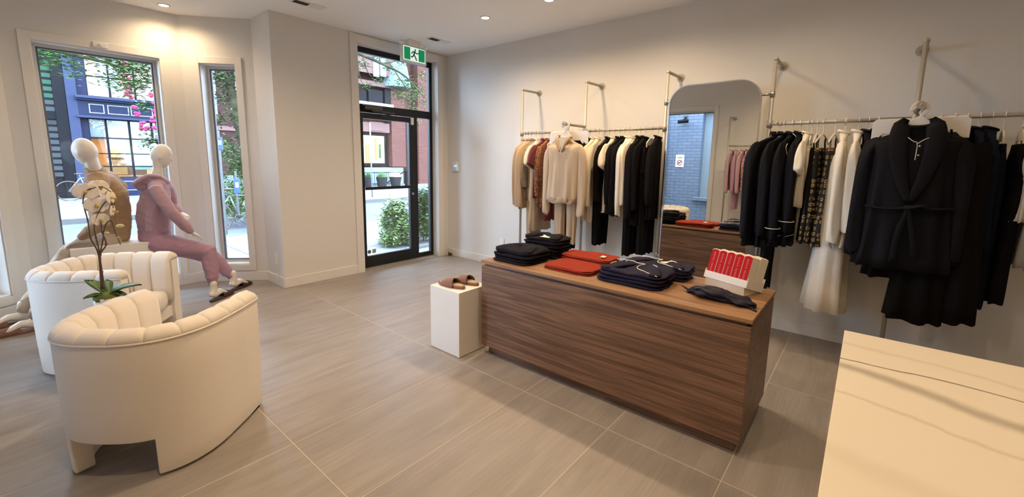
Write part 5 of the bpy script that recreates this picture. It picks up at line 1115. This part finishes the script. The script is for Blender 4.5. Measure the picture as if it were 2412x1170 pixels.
for z, sc in ((a.z, 1.0), (a.z+1.2, .78), (a.z+2.6, .42), (a.z+3.6, .05)): rings.append([V((mid+math.cos(k*PI/4)*.95*sc, YD-.6+math.sin(k*PI/4)*.9*sc, z)) for k in range(8)])
loft(b, rings); obj('turret_roof', b, 'teal shingle', bb)
mb = thing('dark_brick_house', 'dark brick house behind the tree outside the narrow bay window', 'building', (8, YN, 0))
rect('wall', 5.02, 11.4, GZ, 10, YN, YN+.4, 'dark brick', mb); rect('stone_course', 5.02, 11.4, 2.7, 2.9, YN-.08, YN+.01, 'pink stucco', mb)
for k in range(3):
    f = rect('window', 5.6+k*1.7, 6.5+k*1.7, 3.4, 5.4, YN-.06, YN+.01, 'white paint', mb); rect('pane', 5.68+k*1.7, 6.42+k*1.7, 3.48, 5.32, YN-.09, YN-.06, 'screen', f)
rect('garden_wall', 5.4, 11.2, GZ, .75, 19.5, 19.8, 'pale teal', mb)
rect('neighbour_wall', -6, 60, GZ, 12, 30, 30.3, 'dark brick', thing('rear_building', 'dark brick building far behind the street trees', 'building', (6, 30, 0)))
# planters, fence, pole
for k, (u, rr, tp) in enumerate(((868, .24, 'foliage'), (900, .33, 'foliage light'), (932, .36, 'fleece'))):
    p = at(u, 438, 21.5); t = thing('street_planter', ['dark tapered planter with grass, leftmost of three behind the door glass', 'dark wide tapered planter with green plants, middle of the three', 'dark tapered planter with dry growth, rightmost of the three'][k], 'planter', (p.x, 21.5, GZ), group='planters in front of the brick building')
    b = NB(); lathe(b, [(.001, 0), (rr*.68, 0), (rr, .6), (rr*.92, .6), (rr*.9, .54), (.001, .54)], 20, (p.x, 21.5, GZ)); obj('pot', b, 'planter', t)
    b = NB(); rnd = random.Random(k)
    for q in range(140):
        a_ = rnd.uniform(0, 6.28); r_ = rnd.uniform(0, rr*.85); c_ = V((p.x+r_*math.cos(a_), 21.5+r_*math.sin(a_), GZ+.55)); tp_ = c_+V((rnd.uniform(-.15, .15), rnd.uniform(-.15, .15), rnd.uniform(.1, .4)))
        s_ = V((.02, .01, 0)); b.faces.new([b.verts.new(c_-s_), b.verts.new(c_+s_), b.verts.new(tp_)])
    o = obj('foliage', b, tp, t); o['kind'] = 'stuff'
t = thing('iron_railing', 'black iron railing behind the planters opposite the door', 'railing', (17, 22.6, 0))
p0, p1 = at(835, 407, 22.6), at(942, 407, 22.6)
for z in (p0.z, GZ+.15): b = NB(); tube(b, [(p0.x-1, 22.6, z), (p1.x, 22.6, z)], .025); obj('handrail', b, 'black paint', t)
for k in range(26): x = p0.x-1+k*(p1.x-p0.x+1)/25; b = NB(); tube(b, [(x, 22.6, GZ), (x, 22.6, p0.z)], .012, 5); obj('baluster', b, 'black paint', t)
b = NB(); q0, q1 = at(912, 430, 22.4), at(955, 402, 22.4); tube(b, [tuple(q0), tuple(q1)], .04); tube(b, [tuple(q1), (q1.x, 22.4, GZ)], .03); obj('stair_rail', b, 'black paint', t)
pb('gate_post', 953, 402, 962, 438, 'black paint', t, .2, 22.4)
p = at(877, 465, 16.2); b = NB(); tube(b, [(p.x, 16.2, GZ), (p.x, 16.2, 3.0)], .03); tag(obj('sign_pole', b, 'cloth grey', smooth=True), 'slim white sign pole on the far pavement outside the door', 'pole')

# ---- trees and shrubs
def leaves(b, c, rad, n, s, rnd, flat=.6):
    for _ in range(n):
        d = V((rnd.gauss(0, .45), rnd.gauss(0, .45), rnd.gauss(0, .45*flat))); p = V(c)+d*rad
        a = rnd.uniform(0, 6.28); t_ = rnd.uniform(-.5, .5); u = V((math.cos(a), math.sin(a), t_)).normalized()*s*rnd.uniform(.6, 1.3); w_ = V((-math.sin(a), math.cos(a), rnd.uniform(-.4, .4))).normalized()*s*.32
        b.faces.new([b.verts.new(p-u), b.verts.new(p+w_), b.verts.new(p+u), b.verts.new(p-w_)])
def tree(label, trunk, branches, clusters, seed, m='foliage', s=.07, cat='tree'):
    rnd = random.Random(seed); t = thing('street_tree', label, cat, (trunk[0][0], trunk[0][1], GZ))
    b = NB(); limb(b, spline(trunk, 4), ref=(.2, .9, .1), n=10); obj('trunk', b, 'bark', t, smooth=True)
    for br in branches: b = NB(); limb(b, spline(br, 4), ref=(.2, .3, .9), n=6); obj('branch', b, 'bark', t, smooth=True)
    b = NB()
    for c, rad, n in clusters: leaves(b, c, rad, n, s, rnd)
    o = obj('crown', b, m, t); o['kind'] = 'stuff'
    return t
# tree outside narrow window
Y1 = 11.3
tb = at(548, 440, Y1); t1 = at(556, 300, Y1); t2 = at(548, 225, Y1); t3 = at(525, 170, Y1)
tree('gnarled street tree with ferny green leaves outside the narrow bay window', [(tb.x+.5, Y1, GZ, .13), (*at(574, 330, Y1), .12), (*at(562, 290, Y1), .11), (*t2, .085), (*t3, .06), (*at(505, 120, Y1), .04)],
     [[(*t2, .05), (*at(575, 205, Y1), .035), (*at(610, 195, Y1), .02)], [(*at(560, 285, Y1), .05), (*at(590, 255, Y1-.3), .03), (*at(640, 200, Y1-.5), .02)], [(*t3, .05), (*at(500, 185, Y1), .03), (*at(470, 200, Y1), .02)], [(*at(556, 320, Y1), .04), (*at(530, 335, Y1), .02), (*at(500, 330, Y1), .012)]],
     [(at(u, v, Y1+dy), r, n) for u, v, dy, r, n in ((510, 180, 0, .5, 260), (545, 170, .4, .5, 260), (570, 200, -.2, .45, 200), (520, 230, .3, .5, 220), (575, 260, 0, .45, 160), (515, 280, 0, .4, 140), (530, 340, -.1, .3, 90), (560, 370, .2, .3, 80), (560, 140, 0, .6, 300), (600, 160, 0, .6, 300), (640, 200, 0, .6, 200))], 3, 'foliage', .07)
Y2 = 12.5
def brp(*l): return [(*at(u, v, Y2+dy), r) for u, v, dy, r in l]
tree('street tree with fine drooping leaves outside the glass door', [(*at(760, 480, Y2)[:2], GZ, .2), (*at(765, 300, Y2), .17), (*at(770, 100, Y2), .15), (*at(790, -80, Y2), .12)],
     [brp((770, 100, 0, .08), (830, 120, 0, .06), (900, 150, 0, .045), (955, 180, 0, .03), (1000, 230, 0, .015)), brp((790, 20, 0, .06), (840, 90, 0, .03), (862, 160, 0, .02), (875, 180, 0, .01)), brp((900, 150, 0, .03), (960, 140, .3, .02), (1010, 150, .3, .012)), brp((930, 168, 0, .02), (960, 210, -.2, .015), (990, 240, -.2, .01)), brp((840, 125, 0, .02), (850, 190, 0, .012), (870, 215, 0, .008))],
     [(at(u, v, Y2+dy), r, n) for u, v, dy, r, n in ((895, 130, 0, .35, 220), (850, 150, 0, .3, 120), (862, 200, 0, .25, 60), (915, 160, .2, .3, 160), (940, 225, 0, .3, 160), (955, 195, 0, .42, 240), (985, 215, .2, .4, 200), (965, 230, 0, .4, 160), (1000, 180, 0, .35, 120), (892, 192, 0, .22, 60), (970, 258, -.2, .26, 90), (985, 290, 0, .25, 40), (1000, 245, 0, .3, 90), (880, 115, .3, .4, 90), (945, 272, 0, .18, 60), (947, 150, .3, .35, 60))], 5, 'foliage light', .06)
Y3 = 14.0
tree('leafy street tree whose branches hang across the top of the big bay window', [(*at(-60, 470, Y3)[:2], GZ, .2), (*at(-50, 250, Y3), .17), (*at(-20, 60, Y3), .14), (*at(40, -60, Y3), .1)],
     [[(*at(-10, 60, Y3), .08), (*at(100, 110, Y3), .05), (*at(220, 140, Y3), .035), (*at(330, 170, Y3), .015)], [(*at(200, 135, Y3), .03), (*at(280, 120, Y3+.3), .02), (*at(360, 140, Y3+.3), .012)]],
     [(at(u, v, Y3+dy), r, n) for u, v, dy, r, n in ((130, 125, 0, .45, 130), (260, 135, 0, .5, 200), (300, 160, 0, .55, 280), (335, 150, .3, .5, 260), (290, 195, 0, .5, 200), (330, 200, .2, .45, 160), (160, 150, 0, .3, 60), (165, 175, 0, .25, 40), (360, 180, 0, .5, 160), (90, 120, 0, .4, 100), (100, 150, 0, .3, 50), (200, 120, 0, .5, 80))], 9, 'foliage light', .085)
def shrub(label, cx_, cy_, h, r, n, m, seed, flowers=(), cat='shrub', name='flowering_shrub', s=.05, group=None):
    rnd = random.Random(seed); t = thing(name, label, cat, (cx_, cy_, GZ)); b = NB()
    for k in range(9):
        a = rnd.uniform(0, 6.28); q = rnd.uniform(.3, 1)*r*.7; tube(b, spline([(cx_, cy_, GZ), (cx_+q*.5*math.cos(a), cy_+q*.5*math.sin(a), GZ+h*.5), (cx_+q*math.cos(a), cy_+q*math.sin(a), GZ+h*rnd.uniform(.7, 1))], 3), .008, 5)
    obj('stem', b, 'bark', t); b = NB()
    for k in range(n//30):
        a = rnd.uniform(0, 6.28); z = rnd.uniform(.08, 1); q = r*math.sqrt(rnd.random())*(1-.45*z*z); leaves(b, (cx_+q*math.cos(a), cy_+q*math.sin(a), GZ+h*z), .12, 30, s, rnd, 1)
    o = obj('foliage', b, m, t); o['kind'] = 'stuff'
    for fm, cnt, z0, z1, rs in flowers:
        for k in range(cnt):
            a = rnd.uniform(0, 6.28); q = r*rnd.uniform(.3, 1)*.9; c_ = V((cx_+q*math.cos(a), cy_+q*math.sin(a), GZ+h*rnd.uniform(z0, z1))); b = NB()
            for j in range(6):
                d = V((rnd.uniform(-1, 1), rnd.uniform(-1, 1), rnd.uniform(-1, 1)))*rs*.6; blob(b, c_+d, (rs*.6, rs*.6, rs*.5), 8)
            obj('blossom', b, fm, t, smooth=True)
    return t
mat('foliage lime', (.07, .13, .03), .6, var=(5, (.14, .20, .06), .4, .65))
shrub('low green shrub with white blossoms outside the glass door', 4.72, 6.80, .80, .33, 6500, 'foliage lime', 2, (('flower white', 12, .6, 1.0, .05),))
shrub('taller dark green shrub with red and white blossoms outside the side light', 5.30, 6.75, .98, .25, 5000, 'foliage', 4, (('flower red', 8, .8, 1.05, .045), ('flower white', 5, .3, .8, .03)))
bx('garden_kerb', (4.5, 6.2, GZ), (5.3, 6.25, GZ+.05), 'kerb'); tag(bpy.data.objects['garden_kerb'], 'grey stone edging in front of the flowering shrubs outside the door', 'kerb')
p = at(372, 300, 11.0)
t = thing('hanging_basket', 'hanging basket of pink flowers on a post outside the big bay window', 'basket', (p.x, 11.0, p.z-.3))
b = NB(); lathe(b, [(.001, -.18), (.15, -.12), (.22, 0), (.001, 0)], 18, (p.x, 11.0, p.z-.25)); obj('basket', b, 'planter', t)
b = NB(); tube(b, [(p.x+.35, 11, GZ), (p.x+.35, 11, p.z+.9), (p.x, 11, p.z+.9), (p.x, 11, p.z-.2)], .02); obj('post', b, 'black paint', t)
b = NB(); rnd = random.Random(5)
for k in range(14): leaves(b, (p.x+rnd.uniform(-.25, .3), 11+rnd.uniform(-.2, .2), p.z+rnd.uniform(-.45, .5)), .15, 50, .05, rnd, 1)
o = obj('foliage', b, 'foliage', t); o['kind'] = 'stuff'
for k in range(26):
    c_ = V((p.x+rnd.uniform(-.38, .3), 10.85+rnd.uniform(-.15, .1), p.z+rnd.uniform(-.55, .65))); b = NB()
    for j in range(4): blob(b, c_+V((rnd.uniform(-1, 1), 0, rnd.uniform(-1, 1)))*.03, (.035, .03, .03), 7)
    obj('blossom', b, 'flower pink' if c_.z > p.z-.1 else 'flower white', t, smooth=True)
p = at(560, 420, 13.2); shrub('conical dwarf conifer seen through the narrow bay window', p.x, 13.2, 1.9, .5, 4200, 'foliage', 21, name='dwarf_conifer', cat='tree', s=.06)
p = at(548, 435, 12.2); shrub('rounded green bush beneath the dwarf conifer', p.x, 12.2, .9, .55, 2400, 'foliage light', 22, name='green_bush')
# ---- kiosk / signs through narrow window
def sign(u, v, y, w_, h_, label):
    p = at(u, v, y); t = thing('street_sign', label, 'sign', (p.x, y, GZ))
    b = NB(); tube(b, [(p.x, y+.03, GZ), (p.x, y+.03, p.z+h_)], .025); obj('post', b, 'dark metal', t)
    b = NB(); box(b, (p.x-w_/2, y-.01, p.z-h_/2), (p.x+w_/2, y+.01, p.z+h_/2)); s = obj('sign_panel', b, 'sign blue', t, bevel=.01)
    b = NB(); box(b, (p.x-w_*.28, y-.014, p.z-h_*.1), (p.x+w_*.28, y-.010, p.z+h_*.25)); obj('white_symbol', b, 'white paint', s)
sign(517, 338, 10.2, .12, .26, 'blue street sign with a white symbol outside the narrow window')
sign(558, 438, 10.9, .12, .34, 'low blue and white sign panel above the parked bicycle')
# ---- bicycle
def bicycle(cx_, y, label, s=1.0, rz=0, m='dark metal'):
    t = thing('bicycle', label, 'bicycle', (cx_, y, GZ), rz); R_ = .34*s
    for dx in (-.52*s, .52*s):
        b = NB(); tube(b, [(dx+R_*math.cos(a), 0, R_+R_*math.sin(a)) for a in [k*2*PI/28 for k in range(29)]], .018, 6)
        w_ = obj('wheel', b, 'rubber', t, smooth=True, world=False); b = NB()
        for k in range(14): a = k*2*PI/14; tube(b, [(dx, 0, R_), (dx+R_*math.cos(a), 0, R_+R_*math.sin(a))], .002, 4)
        obj('spoke', b, 'dark metal', w_, world=False)
    b = NB(); bbk = (-.05*s, 0, .30*s); se = (-.2*s, 0, .80*s); hd = (.36*s, 0, .78*s); hd2 = (.38*s, 0, .66*s)
    for a, c in ((bbk, se), (se, hd), (bbk, hd2), (hd, (.52*s, 0, R_)), (bbk, (-.52*s, 0, R_)), (se, (-.52*s, 0, R_))): tube(b, [a, c], .016, 8)
    tube(b, [se, (-.22*s, 0, .92*s)], .012); tube(b, [hd, (.34*s, 0, .98*s)], .012); obj('frame', b, m, t, smooth=True, world=False)
    b = NB(); tube(b, [(.25*s, -.25*s, .98*s), (.34*s, 0, .99*s), (.25*s, .25*s, .98*s)], .012); obj('handlebar', b, 'dark metal', t, smooth=True, world=False)
    b = NB(); blob(b, (-.23*s, 0, .94*s), (.12*s, .06*s, .025*s), 12); obj('saddle', b, 'rubber', t, smooth=True, world=False)
    b = NB(); tube(b, [(-.05*s+.09*math.cos(a), -.03, .30*s+.09*math.sin(a)) for a in [k*2*PI/16 for k in range(17)]], .01, 5); tube(b, [(-.05*s, -.05, .3*s), (.05*s, -.06, .16*s)], .01); obj('crank', b, 'dark metal', t, smooth=True, world=False)
p = at(572, 538, 10.4); bicycle(p.x, 10.4, 'dark bicycle parked at the kerb outside the narrow bay window')
p = at(155, 470, 17.0); bicycle(p.x+.9, 21.5, 'bicycle parked across the street in front of the slatted building', m='cloth grey')
# ---- painted neighbour building left, seen in the mirror
nb_ = thing('painted_brick_house', 'blue painted brick neighbouring house seen in the mirror reflection', 'building', (-3.4, 3, 0))
b = NB(); X0 = -2.6
for lo, hi in (((X0-.3, -3, GZ), (X0, 2.55, 7)), ((X0-.3, 3.15, GZ), (X0, 4.7, 7)), ((X0-.3, 2.55, GZ), (X0, 3.15, .7)), ((X0-.3, 2.55, 2.75), (X0, 3.15, 7))): box(b, lo, hi)
obj('wall', b, 'blue painted brick', nb_); rect('window_pane', X0-.2, X0-.18, .7, 2.75, 2.55, 3.15, 'window glass', nb_) if False else None
b = NB(); box(b, (X0-.22, 2.55, .7), (X0-.2, 3.15, 2.75)); obj('pane', b, 'lit blind', nb_)
b = NB(); box(b, (X0-.05, 2.45, .62), (X0+.06, 3.25, .70)); obj('sill', b, 'blue painted brick', nb_, bevel=.01)
b = NB(); box(b, (X0, 4.0, GZ), (X0+.12, 4.3, 7)); obj('pilaster', b, 'blue painted brick', nb_)
t = thing('no_smoking_sign', 'white no smoking sign on the blue brick wall in the mirror', 'sign', (X0+.02, 3.62, 1.55))
b = NB(); box(b, (X0+.001, 3.52, 1.42), (X0+.012, 3.72, 1.72)); obj('sign_panel', b, 'white plastic', t, bevel=.002)
b = NB(); tube(b, [(X0+.016, 3.62+.06*math.cos(a), 1.53+.06*math.sin(a)) for a in [k*2*PI/20 for k in range(21)]], .007, 6); tube(b, [(X0+.016, 3.58, 1.57), (X0+.016, 3.66, 1.49)], .007); obj('red_ring', b, 'flower red', t)
b = NB(); box(b, (X0+.012, 3.59, 1.525), (X0+.016, 3.66, 1.54)); obj('cigarette', b, 'black paint', t); b = NB(); box(b, (X0+.012, 3.55, 1.64), (X0+.015, 3.69, 1.66)); obj('green_band', b, 'leaf', t)
t = thing('security_camera', 'small dark security camera high on the blue brick wall in the mirror', 'camera', (X0+.1, 3.55, 2.55)); b = NB(); tube(b, [(X0, 3.55, 2.6), (X0+.12, 3.55, 2.55)], .02); tube(b, [(X0+.12, 3.45, 2.52), (X0+.16, 3.68, 2.5)], .045, 12); obj('camera_body', b, 'black paint', t); b = NB(); tube(b, [(X0+.02, 3.55, 2.62), (X0+.02, 3.55, 2.66)], .04, 10); obj('mount', b, 'dark metal', t)
shrub('green shrub beside the blue brick house seen in the mirror', -1.8, 4.4, 1.1, .35, 1500, 'foliage light', 31, name='green_bush')
